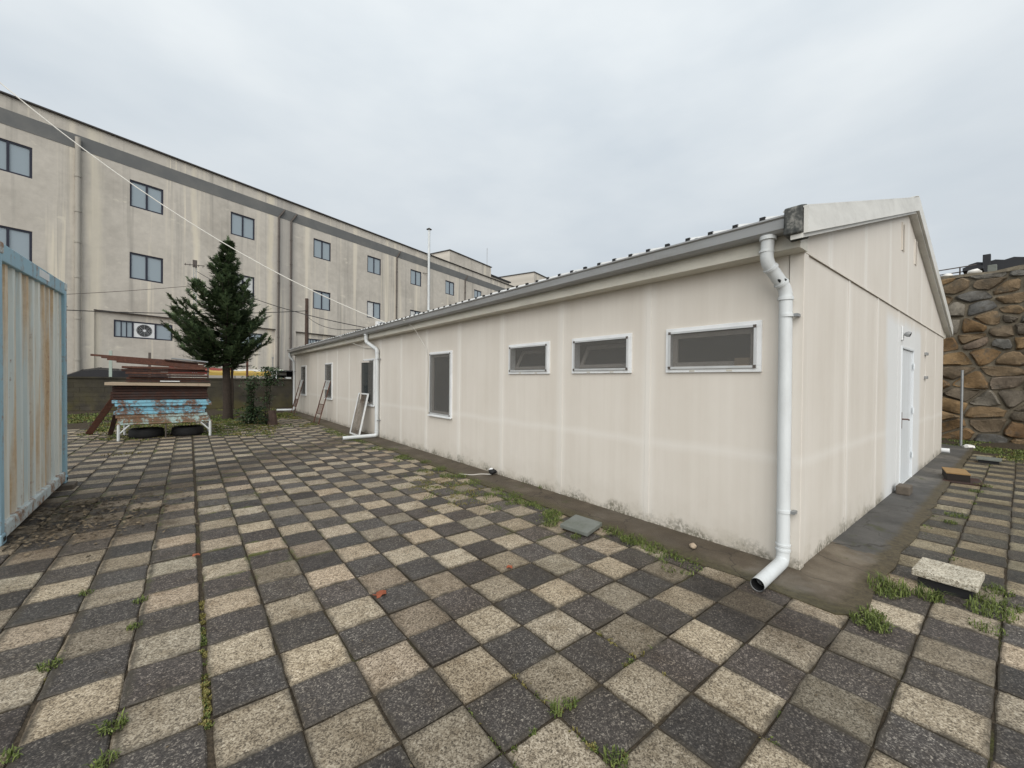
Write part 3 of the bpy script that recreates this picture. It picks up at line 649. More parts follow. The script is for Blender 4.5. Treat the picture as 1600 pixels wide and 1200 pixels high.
# downpipes
def elbow(pts, rad=0.07, n=5):
    pts = [Vector(p) for p in pts]; out = [pts[0]]
    for i in range(1, len(pts)-1):
        a, p, b = pts[i-1], pts[i], pts[i+1]; d0, d1 = (a-p).normalized(), (b-p).normalized()
        k = min(rad, (a-p).length*.45, (b-p).length*.45)
        for q in range(n+1):
            t = q/n; out.append((p+d0*k)*(1-t)**2 + p*2*t*(1-t) + (p+d1*k)*t*t)
    return out+[pts[-1]]
def downpipe(y, dy, out_pt, clamps, ytop=0.0, rad=0.047):
    top = [(-.238, y+ytop, 2.655), (-.238, y+ytop+.01, 2.46), (-.072, y+.01, 2.25), (-.072, y, 0.075), out_pt]
    path = elbow(top, 0.06)
    p = MB().tube(path, rad, 16, caps=False).build('downpipe', M_PIPE, house, True)
    inner = MB().tube([path[-2]*.2+path[-1]*.8, path[-1]], rad-.006, 16, caps=False).build('pipe_bore', M_BLACK, p, True)
    def collar(a, b, g_): MB().tube([a, b], rad+g_, 16).build('pipe_collar', M_PIPE, p, True)
    T = [Vector(q) for q in top]
    collar(T[0]+Vector((0,0,.0)), T[0]-Vector((0,0,.03)), .012); collar(T[1]+Vector((0,0,.085)), T[1]+Vector((0,0,.07)), .006)
    dd = (T[2]-T[1]).normalized(); collar(T[1]+dd*.055, T[1]+dd*.075, .008); collar(T[2]-dd*.075, T[2]-dd*.055, .007)
    collar(T[2]-Vector((0,0,.06)), T[2]-Vector((0,0,.085)), .008); collar(T[3]+Vector((0,0,.09)), T[3]+Vector((0,0,.105)), .006); collar(T[3]+Vector((0,0,.13)), T[3]+Vector((0,0,.145)), .006)
    for z in clamps:
        c_ = MB().tube([(-.072, y, z), (-.072, y, z+.022)], rad+.005, 16).build('pipe_clamp', M_PIPE, p, True)
        MB().box(-.085, -.001, y-rad-.03, y-rad-.002, z, z+.022).build('clamp_bolt', M_STEEL, p)
    return p
p0 = downpipe(0.085, 0, (-.60, .075, .052), (2.03, .47), .085)
for k, (t_, s_) in enumerate(((0.62, -1), (0.72, 1))):            # two burn holes in the sloping piece
    c_ = Vector((-.238, .18, 2.46)).lerp(Vector((-.072, .095, 2.25)), t_); ax = (Vector((-.072, .095, 2.25))-Vector((-.238, .18, 2.46))).normalized()
    side = (CAM-c_); side = (side-ax*side.dot(ax)).normalized(); lat = ax.cross(side)
    nrm = (side*(1.0 if k == 0 else .62)+lat*(0 if k == 0 else -.78)).normalized(); a2 = ax.cross(nrm); c2 = c_+nrm*.0478
    pts = [c2+ax*(.016*math.cos(t)*(1+.3*math.sin(3*t)))+a2*(.010*math.sin(t)) for t in [2*math.pi*i/10 for i in range(10)]]
    m = MB(); m.prism(pts, -nrm*.004); m.build('pipe_hole', M_BLACK, p0)
downpipe(9.09, 0, (-.87, 9.20, .05), (2.0, .45), .34)
downpipe(19.45, 0, (-.66, 19.95, .05), (1.8, .5), .12)

# lamp over the door
lamp = thing('wall_lamp', 'small grey wall lamp above the white gable door', 'lamp', (4.25, 0, 2.2))
MB().box(4.17, 4.27, -0.02, -0.002, 2.14, 2.34).build('back_plate', M_WHITE, lamp, bevel=0.004)
MB().tube([(4.22, -.02, 2.22), (4.22, -.05, 2.22)], 0.016, 8).build('arm', M_STEEL, lamp, True)
MB().tube([(4.22, -.035, 2.235), (4.22, -.06, 2.225), (4.22, -.09, 2.215)], 0.04, 12, radii=[.022, .038, .036]).build('lamp_head', M_STEEL, lamp, True)
MB().tube([(4.22, -.0905, 2.2147), (4.22, -.094, 2.2135)], 0.03, 12).build('lens', M_BLACK, lamp, True)

# ---------------------------------------------------------------- tall old factory building
AZ = R(70.8); TD = Vector((math.sin(AZ), math.cos(AZ), 0)); TN = Vector((math.cos(AZ), -math.sin(AZ), 0)); P0 = Vector((-8.04, 26.0, 0))
def tp(s, d, z): return P0 + TD*s - TN*d + Vector((0, 0, z))       # d: depth behind the facade
tall = thing('factory_building', 'three-storey old beige plaster building with dark grey band behind the yard wall', 'building', P0+TD*18)
def tbox(m, s0, s1, d0, d1, z0, z1):
    v = [tp(s, d, z) for z in (z0, z1) for s, d in ((s0,d0),(s1,d0),(s1,d1),(s0,d1))]
    return m.add(v, [(0,3,2,1),(4,5,6,7),(0,1,5,4),(1,2,6,5),(2,3,7,6),(3,0,4,7)])
SA, SB, ZR = -9.0, 58.0, 13.2
S0 = [-6.95, -2.47, 2.02, 6.50, 11.66, 16.16, 20.74, 25.33, 29.94, 34.6, 39.2, 43.8]; WW = 1.33
ROWS = [(6.39, 7.71), (9.98, 11.31)]
ops = [(s, s+WW, a, b) for s in S0 for a, b in ROWS]
m = MB()
for (a, b, z0, z1) in cut(SA, SB, 4.64, 11.92, ops): tbox(m, a, b, 0, 0.25, z0, z1)
tbox(m, SA, SB, 0, 0.25, 12.56, ZR-.06)
m.build('upper_wall', M_PLASTER, tall)
tbox(MB(), SA, SB, -0.015, 0.25, 11.92, 12.56).build('grey_band', M_BAND, tall)
tbox(MB(), SA-.1, SB, -0.12, 0.4, ZR-.06, ZR).build('coping', M_COPING, tall)
bays = [(-8.9, -0.12), (0.77, 9.1), (10.45, 18.9), (19.6, 28.1), (28.8, 40)]
lowW = [(-4.0, -1.7), (1.48, 3.80), (6.05, 8.36), (11.3, 13.6), (15.6, 17.9), (21, 23.3)]
prev = SA
for a, b in bays:
    tbox(MB(), prev, a, 0, 0.25, -0.02, 4.64).build('pier', M_PLASTER, tall); prev = b
tbox(MB(), prev, SB, 0, 0.25, -0.02, 4.64).build('pier', M_PLASTER, tall)
for a, b in bays:
    m = MB()
    for (p, q, z0, z1) in cut(a, b, -0.02, 4.64, [(s, e, 3.43, 4.28) for s, e in lowW]): tbox(m, p, q, 0.14, 0.28, z0, z1)
    m.build('bay_infill', M_PLASTER, tall)
tbox(MB(), SA, SB, 0.9, 14, 0, ZR-.4).build('core', M_INT, tall)
for a, b in bays: tbox(MB(), a-.02, b+.02, -0.012, 0.0, 4.62, 4.66).build('drip_edge', M_COPING, tall)
blind = {(3, 0, 0), (3, 0, 1), (5, 0, 0), (6, 0, 0), (9, 1, 1)}
for i, s in enumerate(S0):
    for r_, (z0, z1) in enumerate(ROWS):
        m = MB(); w_ = 0.075
        tbox(m, s, s+WW, 0.03, 0.12, z0, z0+w_); tbox(m, s, s+WW, 0.03, 0.12, z1-w_, z1)
        for a in (s, s+WW/2-w_/2, s+WW-w_): tbox(m, a, a+w_, 0.03, 0.12, z0+w_, z1-w_)
        wdw = m.build('window', M_WFRAME, tall)
        for h_ in (0, 1):
            a = s+w_ if h_ == 0 else s+WW/2+w_/2; b = s+WW/2-w_/2 if h_ == 0 else s+WW-w_
            tbox(MB(), a-.005, b+.005, 0.075, 0.085, z0+w_-.005, z1-w_+.005).build('pane', M_BLIND if (i, r_, h_) in blind else M_TGLASS, wdw)
for s, e in lowW:
    m = MB(); w_ = 0.06; z0, z1 = 3.43, 4.28
    tbox(m, s, e, .15, .24, z0, z0+w_); tbox(m, s, e, .15, .24, z1-w_, z1); sp_ = [s, s+.68, s+1.58, e-w_]
    for a in sp_: tbox(m, a, a+w_, .15, .24, z0+w_, z1-w_)
    wdw = m.build('window', M_WFRAME, tall)
    for k in range(3): tbox(MB(), sp_[k]+w_-.004, sp_[k+1]+.004, .195, .205, z0+w_-.004, z1-w_+.004).build('pane', M_TGLASS, wdw)
    for q in (0.25, 0.5): tbox(MB(), s+w_+q*.8, s+w_+q*.8+.035, .17, .19, z0+w_, z1-w_).build('bar', M_WFRAME, wdw)
def wallpipe(s, r, z0, z1, mt, hopper=0):
    p = MB().tube([tp(s, -r-.03, z0), tp(s, -r-.03, z1)] + ([tp(s, -r-.03, z1), tp(s+.35*hopper, -r-.06, z1+.55)][1:] if hopper else []), r, 10).build('wall_pipe', mt, tall, True)
    for z in (2.2, 4.1, 6.0, 7.6, 9.0, 10.6):
        if z0 < z < z1: MB().tube([tp(s, -r-.03, z), tp(s, -r-.03, z+.09)], r*1.22, 10).build('pipe_joint', mt, p, True)
wallpipe(0.20, 0.10, 0, 12.4, M_OLDPIPE); wallpipe(9.25, .055, 0, 11.9, M_DARKPIPE, 1); wallpipe(10.05, .06, 0, 11.9, M_DARKPIPE, 1)
wallpipe(19.1, .06, 0, 11.9, M_DARKPIPE, 1); wallpipe(28.3, .06, 0, 11.9, M_DARKPIPE, 1); wallpipe(37.5, .06, 0, 11.9, M_DARKPIPE, 1)
# roof boxes
m = MB(); tbox(m, 27.3, 34.7, 1.2, 6.8, ZR-.4, 14.95); m.build('stair_tower', M_PLASTER, tall)
tbox(MB(), 27.2, 34.8, 1.1, 6.9, 14.95, 15.03).build('tower_coping', M_COPING, tall)
MB().tube([tp(34.3, 1.5, 15.0), tp(34.3, 1.5, 17.2)], 0.03, 6).build('aerial', M_STEEL, tall)
tbox(MB(), 36.2, 41.5, 3.0, 8, ZR-.4, 14.75).build('plant_room', M_PLASTER, tall)
for k in range(4): tbox(MB(), 37+k*1.0, 37.6+k*1.0, 2.97, 2.995, 14.0, 14.5).build('plant_vent', M_COPING, tall)
tbox(MB(), 36.0, 41.7, 2.8, 8.1, 14.75, 14.9).build('plant_room_roof', M_DARKROOF, tall)
tbox(MB(), 47.5, 55, 2.5, 16, ZR-.4, 17.5).build('upper_block', M_PLASTER, tall)
tbox(MB(), 47.4, 55, 2.4, 16, 17.5, 17.62).build('upper_coping', M_COPING, tall)
# flue on the facade
fl = thing('flue_pipe', 'slim white flue pipe rising up the beige facade above its roofline', 'flue', tp(22.7, -.3, 0))
MB().tube([tp(22.7, -.3, 5.0), tp(22.7, -.3, 15.3)], 0.11, 12).build('flue', M_PIPE, fl, True)
MB().tube([tp(22.7, -.3, 15.36), tp(22.7, -.3, 15.5)], 0.2, 12, radii=[.26, .05]).build('rain_cap', M_DARKPIPE, fl, True)
for z in (15.3,): 
    for a in (0, 2.1, 4.2): MB().bar(tp(22.7+.09*math.cos(a), -.3+.09*math.sin(a), z-.02), tp(22.7+.09*math.cos(a), -.3+.09*math.sin(a), z+.08), .02, .02).build('cap_stay', M_STEEL, fl)
for z in (7.6, 11.3): MB().bar(tp(22.7, -.2, z), tp(22.2, 0.0, z), .04, .04).build('bracket', M_DARKPIPE, fl)
for z in (7.9, 10.2, 12.9): MB().tube([tp(22.7, -.3, z), tp(22.7, -.3, z+.12)], 0.125, 12).build('joint_ring', M_PIPE, fl, True)
# air conditioners
def aircon(c_s, z0, w_, h_, d0, label):
    t = thing('air_conditioner', label, 'air conditioner', tp(c_s, d0, z0))
    body = tbox(MB(), c_s-w_/2, c_s+w_/2, d0-.12, d0+.25, z0, z0+h_).build('casing', M_WHITE, t, bevel=.015)
    c0 = tp(c_s, d0-.121, z0+h_/2); rad = h_*.43
    ring = lambda r, dd: [c0+TN*dd+TD*(r*math.cos(a))+Vector((0,0,r*math.sin(a))) for a in [2*math.pi*i/24 for i in range(24)]]
    MB().prism(ring(rad, .001), TN*.006).build('fan_well', M_BLACK, t)
    for q in (0.3, .5, .7, .9):
        MB().tube(ring(rad*q, .014)+[ring(rad*q, .014)[0]], .010, 5, caps=False).build('grille_ring', M_STEEL, t)
    for k in range(4):
        a = k*math.pi/4; v = TD*math.cos(a)+Vector((0,0,math.sin(a))); MB().bar(c0+TN*.016-v*rad, c0+TN*.016+v*rad, .012, .012, TN).build('grille_spoke', M_STEEL, t)
    MB().prism(ring(.06, .018), TN*.012).build('fan_hub', M_WHITE, t)
aircon(2.64, 3.495, .83, .72, .29, 'white air conditioner filling the middle pane of the low window')
aircon(17.4, 5.55, .85, .62, -.16, 'small white air conditioner hung on the facade just above the prefab roof edge')

# ---------------------------------------------------------------- block wall with posts, canopies beyond
bw = thing('block_wall', 'low dark mossy block wall closing the back of the yard', 'wall', (-3.8, 23.35, 0))
WA, WB = Vector((-10.2, 24.86, 0)), Vector((3.5, 21.66, 0)); wd = (WB-WA).normalized(); wnn = Vector((-wd.y, wd.x, 0)); wlen = (WB-WA).length
MB().bar(WA+wnn*.05+Vector((0,0,.69)), WB+wnn*.05+Vector((0,0,.69)), .16, 1.42).build('core', M_BLOCK, bw)
blk = {}
for v in range(4):
    m = MB(); m.box(-.198, .198, -.05, .05, -.0965, .0965); blk[v] = m.mesh('block', M_BLOCK)
ang = math.atan2(wd.y, wd.x); nb = 0
for r_ in range(7):
    x = -0.2*(r_ % 2)+.2
    while x < wlen-.1 and nb < 300:
        p = WA+wd*x+wnn*rng.uniform(.002, .014)+Vector((0, 0, .10+r_*.2))
        if project(p) and -40 < project(p)[0] < 700:
            o = bpy.data.objects.new('block', blk[rng.randrange(4)]); link(o, p, bw); o.rotation_euler = (0, 0, ang+rng.gauss(0, .006)); nb += 1
        x += .4
MB().bar(WA+wnn*.05+Vector((0,0,1.435)), WB+wnn*.05+Vector((0,0,1.435)), .28, .07).build('wall_cap', M_BLOCK, bw)
def wallp(px_x, dz): 
    s = (px_x-WA.x)/wd.x; return WA+wd*s+wnn*.05+Vector((0,0,dz))
posts = [(-6.53, 2.63, .05, M_GREENP, 'pale green steel post on the block wall behind the rusty stack'), (-5.22, 2.60, .045, M_DARKPIPE, 'short dark steel post on the block wall above the rusty stack'),
         (-3.1, 2.55, .04, M_DARKPIPE, 'dark steel post on the block wall just left of the trunk'), (-1.55, 2.52, .045, M_RUST, 'red-brown steel post on the block wall right of the conifer'),
         (-.48, 2.49, .018, M_STEEL, 'thin grey rod with a small knob on the block wall near the prefab house')]
for x, z, w_, mt, lab in posts:
    b = wallp(x, 1.47); m = MB().bar(b, (b.x, b.y, z), w_*2, w_*2)
    if w_ < .02: m.box(b.x-.04, b.x+.04, b.y-.04, b.y+.04, z, z+.07)
    tag(m.build('fence_post', mt, bevel=.004), lab, 'post', 'posts along the block wall')
def canopy(name, label, x0, x1, y0, y1, z0, z1, mt, legs=True):
    t = thing(name, label, 'canopy', ((x0+x1)/2, (y0+y1)/2, 0)); m = MB(); n = 10
    for i in range(n):
        a, b = x0+(x1-x0)*i/n, x0+(x1-x0)*(i+1)/n; sg = lambda u: -.06*math.sin(math.pi*((u-x0)/(x1-x0)*3 % 1))
        m.add([(a,y0,z0+sg(a)),(b,y0,z0+sg(b)),(b,y1,z1+sg(b)),(a,y1,z1+sg(a)),(a,y0,z0+sg(a)-.03),(b,y0,z0+sg(b)-.03),(b,y1,z1+sg(b)-.03),(a,y1,z1+sg(a)-.03)], [(0,1,2,3),(4,7,6,5),(0,4,5,1),(2,6,7,3)])
    m.box(x0, x1, y0-.02, y0-.001, z0-.2, z0-.06); m.build('canopy_sheet', mt, t)
    for x in (x0+.05, x1-.05):
        for y in (y0+.06, y1-.06): MB().box(x-.02, x+.02, y-.02, y+.02, -.02, (z0 if y < (y0+y1)/2 else z1)-.09).build('leg', M_STEEL, t)
canopy('stall_canopy', 'yellow canvas stall canopy just behind the block wall', -3.1, -.4, 23.75, 24.6, 1.80, 1.90, M_YEL)
canopy('stall_canopy', 'dark red canvas stall canopy behind the yellow one', -4.6, -2.0, 24.8, 26.2, 1.86, 2.05, M_RED)
canopy('stall_canopy', 'white canvas stall canopy beside the red one near the prefab house', -1.95, .5, 24.75, 26.2, 1.86, 2.02, M_WCAN)
t = MB()
hm = [(-8.2, 1.42), (-7.6, 1.70), (-7.0, 1.80), (-6.4, 1.74), (-5.6, 1.78), (-5.0, 1.70), (-4.6, 1.45)]
for i in range(len(hm)-1):
    (a, z0), (b, z1) = hm[i], hm[i+1]; ya, yb = 25.0-(a+8)*.2, 25.0-(b+8)*.2
    t.add([(a,ya,0),(b,yb,0),(b,yb,z1),(a,ya,z0),(a,ya+.9,0),(b,yb+.9,0),(b,yb+.9,z1+.12),(a,ya+.9,z0+.1)], [(0,1,2,3),(3,2,6,7),(7,6,5,4)]+([(0,3,7,4)] if i == 0 else [])+([(1,5,6,2)] if i == len(hm)-2 else []))
tag(t.build('tarpaulin', M_TARP), 'black tarpaulin heap behind the block wall by the rusty stack', 'tarpaulin')
rk = thing('storage_rack', 'dark cluttered rack roof behind the wall beside the prefab house end', 'rack', (1.0, 24.2, 0))
MB().box(-.2, 2.2, 23.7, 24.9, 1.86, 1.92).build('rack_roof', M_DARKROOF, rk); MB().box(-.15, 2.1, 23.8, 24.8, 1.40, 1.44).build('shelf', M_DARKPIPE, rk)
MB().box(-.15, 2.1, 24.78, 24.82, 0, 1.86).build('back_sheet', M_TARP, rk)
for x in (-.18, .9, 2.14): MB().box(x, x+.05, 23.72, 23.77, -.02, 1.86).build('upright', M_WHITE if x < 0 else M_DARKPIPE, rk)
for k in range(6): MB().box(.0+k*.34, .25+k*.34, 23.9, 24.3, 1.44, 1.5+.06*(k % 3)).build('bundle', (M_TAN, M_WSTEEL, M_RUST)[k % 3], rk)

# ---------------------------------------------------------------- utility pole, mast, cables
pole = MB().tube([(1.40, 24.1, 0), (1.39, 24.1, 6.0)], .09, 10, radii=[.12, .085]).build('utility_pole', M_WOODP, smooth=True)
tag(pole, 'dark timber cable pole standing behind the far end of the prefab roof', 'pole')
ms = thing('antenna_mast', 'thin lattice mast with a small antenna behind the conifer', 'antenna', (-3.58, 24.4, 0))
for dx, dy in ((-.09, 0), (.09, 0), (0, .15)): MB().tube([(-3.58+dx, 24.4+dy, 0), (-3.58+dx*.6, 24.4+dy*.6, 7.1)], .016, 6).build('mast_tube', M_STEEL, ms)
for k in range(26):
    z = .3+k*.26; s = -1 if k % 2 else 1; MB().bar((-3.58-.08*s, 24.4, z), (-3.58+.08*s, 24.4, z+.26), .012, .012).build('lacing', M_STEEL, ms)
MB().bar((-4.0, 24.4, 7.0), (-3.2, 24.4, 7.05), .03, .03).build('antenna_boom', M_DARKPIPE, ms)
for k in range(5): MB().bar((-3.95+k*.17, 24.15, 7.01), (-3.95+k*.17, 24.65, 7.01), .018, .018).build('antenna_element', M_DARKPIPE, ms)
MB().box(-3.68, -3.5, 24.28, 24.34, 6.9, 7.25).build('antenna_box', M_DARKPIPE, ms)
def cable(label, a, b, sag, r, mt, grp='cables overhead', t0=0.0):
    a, b = Vector(a), Vector(b); n = 28
    ts = [t0+(1-t0)*i/n for i in range(n+1)]
    o = MB().tube([a+(b-a)*t+Vector((0, 0, -4*sag*t*(1-t))) for t in ts], r, 6).build('cable', mt, smooth=True)
    return tag(o, label, 'cable', grp)
cable('white cable sloping down from the upper left to the prefab roof edge', (-7.13, 12.5, 7.85), (-.30, 8.0, 2.80), .5, .011, M_CABLEW, t0=-.8)
cable('dark cable running level from behind the container to the timber pole', (-12.5, 22.6, 4.05), (1.38, 24.0, 5.3), .35, .02, M_CABLED)
cable('thin grey cable from the container side up to the antenna mast', (-12, 23.6, 4.1), (-3.6, 24.3, 6.0), .12, .012, M_DARKPIPE)
cable('dark cable from the antenna mast down past the pole to the prefab roof', (-3.5, 24.3, 6.7), (-.25, 9.5, 2.83), .30, .012, M_CABLED)
cable('short dark cable from the timber pole to the prefab eave', (1.38, 24.0, 5.0), (-.25, 9.9, 2.82), .25, .012, M_CABLED)
wc = elbow([(-.32, 6.95, 2.74), (-.19, 6.72, 2.58), (-.02, 6.42, 2.08), (-.012, 6.40, 1.7), (-.012, 6.47, 1.2), (-.012, 6.40, .80)], .2, 6)
tag(MB().tube(wc, .006, 6).build('wire', M_CABLEW, smooth=True), 'thin pale wire dropping from the eave to the tall window', 'wire')
wc2 = elbow([(-.32, 11.4, 2.74), (-.19, 11.2, 2.60), (-.03, 10.1, 2.35), (-.02, 9.2, 2.28)], .3, 6)
tag(MB().tube(wc2, .01, 6).build('wire', M_CABLEW, smooth=True), 'pale wire looping from the eave to the middle downpipe', 'wire')

# ---------------------------------------------------------------- shipping container (seen end-on at the left)
CX, CY0, CY1, CZ = -5.08, 4.44, 6.93, 2.66
ct = thing('shipping_container', 'rust-streaked pale blue corrugated metal container at the left edge', 'container', (CX-3, CY0, 0.0))
PW = 0.10
m = MB(); n = 11; y = CY0+PW; pitch = (CY1-CY0-2*PW)/n; prof = []
for k in range(n):
    a = y+k*pitch; prof += [(a, 0), (a+pitch*.36, 0), (a+pitch*.48, -.045), (a+pitch*.88, -.045)]
prof.append((CY1-PW, 0)); zb, ztp = .16, CZ-.16
xf = CX-.035
nv = len(prof); m.add([(xf+d_, p, zb) for p, d_ in prof]+[(xf+d_, p, ztp) for p, d_ in prof], [(i, i+1, nv+i+1, nv+i) for i in range(nv-1)])
end = m.build('corrugated_end', M_CSKIN, ct)
MB().box(CX-6.0, CX-6.03, CY0+.05, CY1-.05, .1, CZ-.1).build('far_end', M_CSKIN, ct)
for s, yy in ((0, CY0), (1, CY1-PW)):
    for xx in (CX-PW, CX-6.06): MB().box(xx, xx+PW, yy, yy+PW, .10, CZ-.10).build('corner_post', M_CBLUE if not (s == 0 and xx > -8) else M_CBLUE, ct, bevel=.012)
MB().box(CX-.09, CX-.002, CY0+PW, CY1-PW, CZ-.16, CZ-.005).build('top_rail', M_CBLUE, ct, bevel=.008)
MB().box(CX-.10, CX-.002, CY0+PW, CY1-PW, .03, .16).build('bottom_rail', M_CGREY, ct, bevel=.015)
MB().box(CX-.012, CX+.002, CY0+1.22, CY0+1.62, CZ-.11, CZ-.03).build('paint_patch', M_WHITE, ct)
for yy in (CY0, CY1-.12):
    for xx in (CX-.125, CX-6.07):
        for z in (0, CZ-.1): MB().box(xx, xx+.13, yy-.004, yy+.124, z, z+.1).build('corner_casting', M_CGREY if z else M_CBLUE, ct, bevel=.012)
        if xx > -8: MB().box(CX+.0055, CX+.008, yy+.03, yy+.09, .03, .07).build('casting_slot', M_BLACK, ct)
for s, yy in ((0, CY0+.03), (1, CY1-.03)):
    m = MB(); n2 = 30; prof = []; x0, x1 = CX-5.96, CX-PW
    for k in range(n2):
        a = x0+(x1-x0)*k/n2; p_ = (x1-x0)/n2; dd = .034*(1 if s == 0 else -1); prof += [(a, 0), (a+p_*.36, 0), (a+p_*.5, dd), (a+p_*.86, dd)]
    prof.append((x1, 0)); nv = len(prof)
    m.add([(p, yy+d_, .14) for p, d_ in prof]+[(p, yy+d_, CZ-.1) for p, d_ in prof], [(i, i+1, nv+i+1, nv+i) for i in range(nv-1)]); m.build('corrugated_side', M_CSKIN, ct)
    MB().box(x0, x1, yy-.03, yy+.03, .04, .14).build('side_rail', M_CBLUE, ct); MB().box(x0, x1, yy-.03, yy+.03, CZ-.1, CZ-.02).build('side_rail', M_CBLUE, ct)
MB().box(CX-6.0, CX-.09, CY0+.03, CY1-.03, CZ-.03, CZ-.006).build('roof_plate', M_CROOF, ct)
MB().box(CX-6.0, CX-.12, CY0+.03, CY1-.03, .10, .14).build('floor_plate', M_CROOF, ct)
ct.rotation_euler = (R(1.6), 0, 0)
for k, (x, y, lab) in enumerate(((-5.16, 6.82, 'mossy grey block propping the far corner of the container'), (-11.0, 6.82, 'grey block propping the hidden back corner of the container'))):
    tag(MB().box(x-.16, x+.17, y-.13, y+.14, -.02, .066).build('prop_block', M_BRICKG, bevel=.012), lab, 'block')

# ---------------------------------------------------------------- steel table and rusty stack
tb = thing('steel_table', 'white tube-legged steel trestle table under the rusty stack', 'table', (-4.22, 12.6, 0))
TX0, TX1, TY0, TY1, TZ = -5.08, -3.37, 11.97, 13.15, .38
for x in (TX0, TX1):
    for y in (TY0, TY1):
        MB().tube([(x, y, -.01), (x, y, TZ)], .028, 10).build('leg', M_WSTEEL, tb, True)
        s = 1 if x == TX0 else -1; MB().tube([(x, y, TZ-.24), (x+.2*s, y, TZ-.01)], .018, 8).build('brace', M_WSTEEL, tb, True)
    MB().tube([(x, TY0, TZ-.02), (x, TY1, TZ-.02)], .024, 8).build('cross_rail', M_WSTEEL, tb, True)
for y in (TY0, TY1): MB().tube([(TX0-.04, y, TZ), (TX1+.04, y, TZ)], .024, 8).build('top_rail', M_PALEB, tb, True)
MB().tube([(-4.24, TY0+.02, -.01), (-4.24, TY0+.02, TZ-.03)], .014, 8).build('middle_leg', M_DARKPIPE, tb, True)
zc = TZ+.03; rr = random.Random(11)
def layer(name, label, cat, x0, x1, z, th, mt, grp, y0=11.95, y1=13.2, tilt=0.0, fold=True, yaw=0.0):
    """a shallow folded sheet-metal tray: plate with turned-down front and back lips"""
    m = MB().box(x0, x1, y0, y1, z+th-.012, z+th)
    if fold: m.box(x0, x1, y0, y0+.012, z+.004, z+th-.0125).box(x0, x1, y1-.012, y1, z+.004, z+th-.0125).box(x0, x0+.012, y0+.0125, y1-.0125, z+.004, z+th-.0125).box(x1-.012, x1, y0+.0125, y1-.0125, z+.004, z+th-.0125)
    o = m.build(name, mt, bevel=.003); o.rotation_euler = (0, tilt, yaw); return tag(o, label, cat, grp)
BL = [('lowest sheet of the stack, cream and rust with pale blue flakes', .11, M_PALEB, -5.10, -3.40), ('second sheet up, pale and rusty, under the bright blue ones', .085, M_PALEB, -5.13, -3.43),
      ('bright blue flaking sheet third up in the stack', .085, M_BLUE, -5.16, -3.48), ('widest bright blue sheet in the middle of the stack', .105, M_BLUE, -5.10, -3.45), ('blue sheet with a long rusty lip jutting right', .075, M_BLUE, -5.14, -3.34), ('topmost pale blue sheet below the brown ones', .075, M_BLUE, -5.19, -3.40)]
for lab, th, mt, x0, x1 in BL:
    layer('metal_sheet', lab, 'metal sheet', x0, x1, zc, th-.006, mt, 'stacked metal sheets', y0=11.93+rr.uniform(0, .07), y1=13.15+rr.uniform(0, .1), tilt=rr.uniform(-.006, .006)); zc += th
zc += .01
BR = ['lowest dark brown rusty sheet, resting on the pale blue one', 'second dark brown rusty sheet above the blue stack', 'third dark brown rusty sheet above the blue stack', 'fourth dark brown rusty sheet above the blue stack', 'fifth dark brown rusty sheet, just under the tan board']
for k, lab in enumerate(BR):
    layer('metal_sheet', lab, 'metal sheet', -5.20+rr.uniform(-.02, .04), -3.42+rr.uniform(-.04, .04), zc, .058, M_RUST2, 'stacked metal sheets', y0=11.95+rr.uniform(-.02, .06), y1=13.15); zc += .064
layer('weathered_board', 'weathered tan board lying across the middle of the rusty stack', 'board', -5.30, -3.37, zc+.004, .072, M_TAN, None, y0=11.86, y1=12.9, fold=True, tilt=.012); zc += .092
UP = [(-4.98, -3.38, .05, M_RUST2, 'dark rusty channel resting on the tan board'), (-4.95, -3.46, .055, M_RUST, 'second rusty channel above the tan board'), (-4.92, -3.42, .05, M_RUST2, 'third rusty channel above the tan board'),
      (-4.98, -3.50, .055, M_RUST, 'fourth rusty channel, brighter brown, above the tan board'), (-5.05, -3.40, .05, M_RUST2, 'fifth rusty channel in the upper stack'), (-5.02, -3.46, .055, M_RUST, 'sixth rusty channel in the upper stack')]
for k, (x0, x1, th, mt, lab) in enumerate(UP):
    layer('rusty_channel', lab, 'metal channel', x0, x1, zc, th, mt, 'rusty channels on the stack', y0=11.97+rr.uniform(-.03, .08), y1=12.9+rr.uniform(0, .2), tilt=rr.uniform(-.004, .012), yaw=rr.uniform(-.03, .03)); zc += th+.012
zt_ = zc
LB = [(-5.12, -3.48, .0, 'short rusty bar under the long ones on top of the stack'), (-5.28, -3.50, .05, 'rusty bar jutting a little left from the top of the stack'), (-5.38, -3.62, .095, 'long rusty bar sticking out left near the top of the stack'), (-5.56, -3.9, .14, 'longest and topmost rusty bar sticking out left from the stack')]
for k, (x0, x1, dz, lab) in enumerate(LB):
    m = MB(); a = Vector((x0, 12.0+.05*k, zt_+dz+.09)); b = Vector((x1, 12.15+.03*k, zt_+dz-.01)); m.bar(a, b, .07, .045); m.bar(a+Vector((.1,.5,.0)), b+Vector((-.1,.55,0)), .07, .04)
    tag(m.build('rusty_bar', M_RUST, bevel=.003), lab, 'metal bar', 'rusty bars on the stack')
for k, (x0, x1, z, lab) in enumerate(((-4.28, -3.48, zt_+.10, 'grey metal strip lying on top of the stack at the right'), (-4.15, -3.42, zt_+.145, 'pale grey channel topmost at the right end of the stack'))):
    m = MB().bar((x0, 12.2+.1*k, z+.07), (x1, 12.25+.1*k, z), .26, .03); tag(m.build('grey_strip', M_STEEL if k else M_RUST2, bevel=.003), lab, 'metal strip')
tag(MB().bar((-4.35, 11.955, zc-.36), (-3.98, 11.955, zc-.362), .03, .02).build('white_lath', M_WHITE), 'short white lath poking out of the upper rusty stack', 'lath')
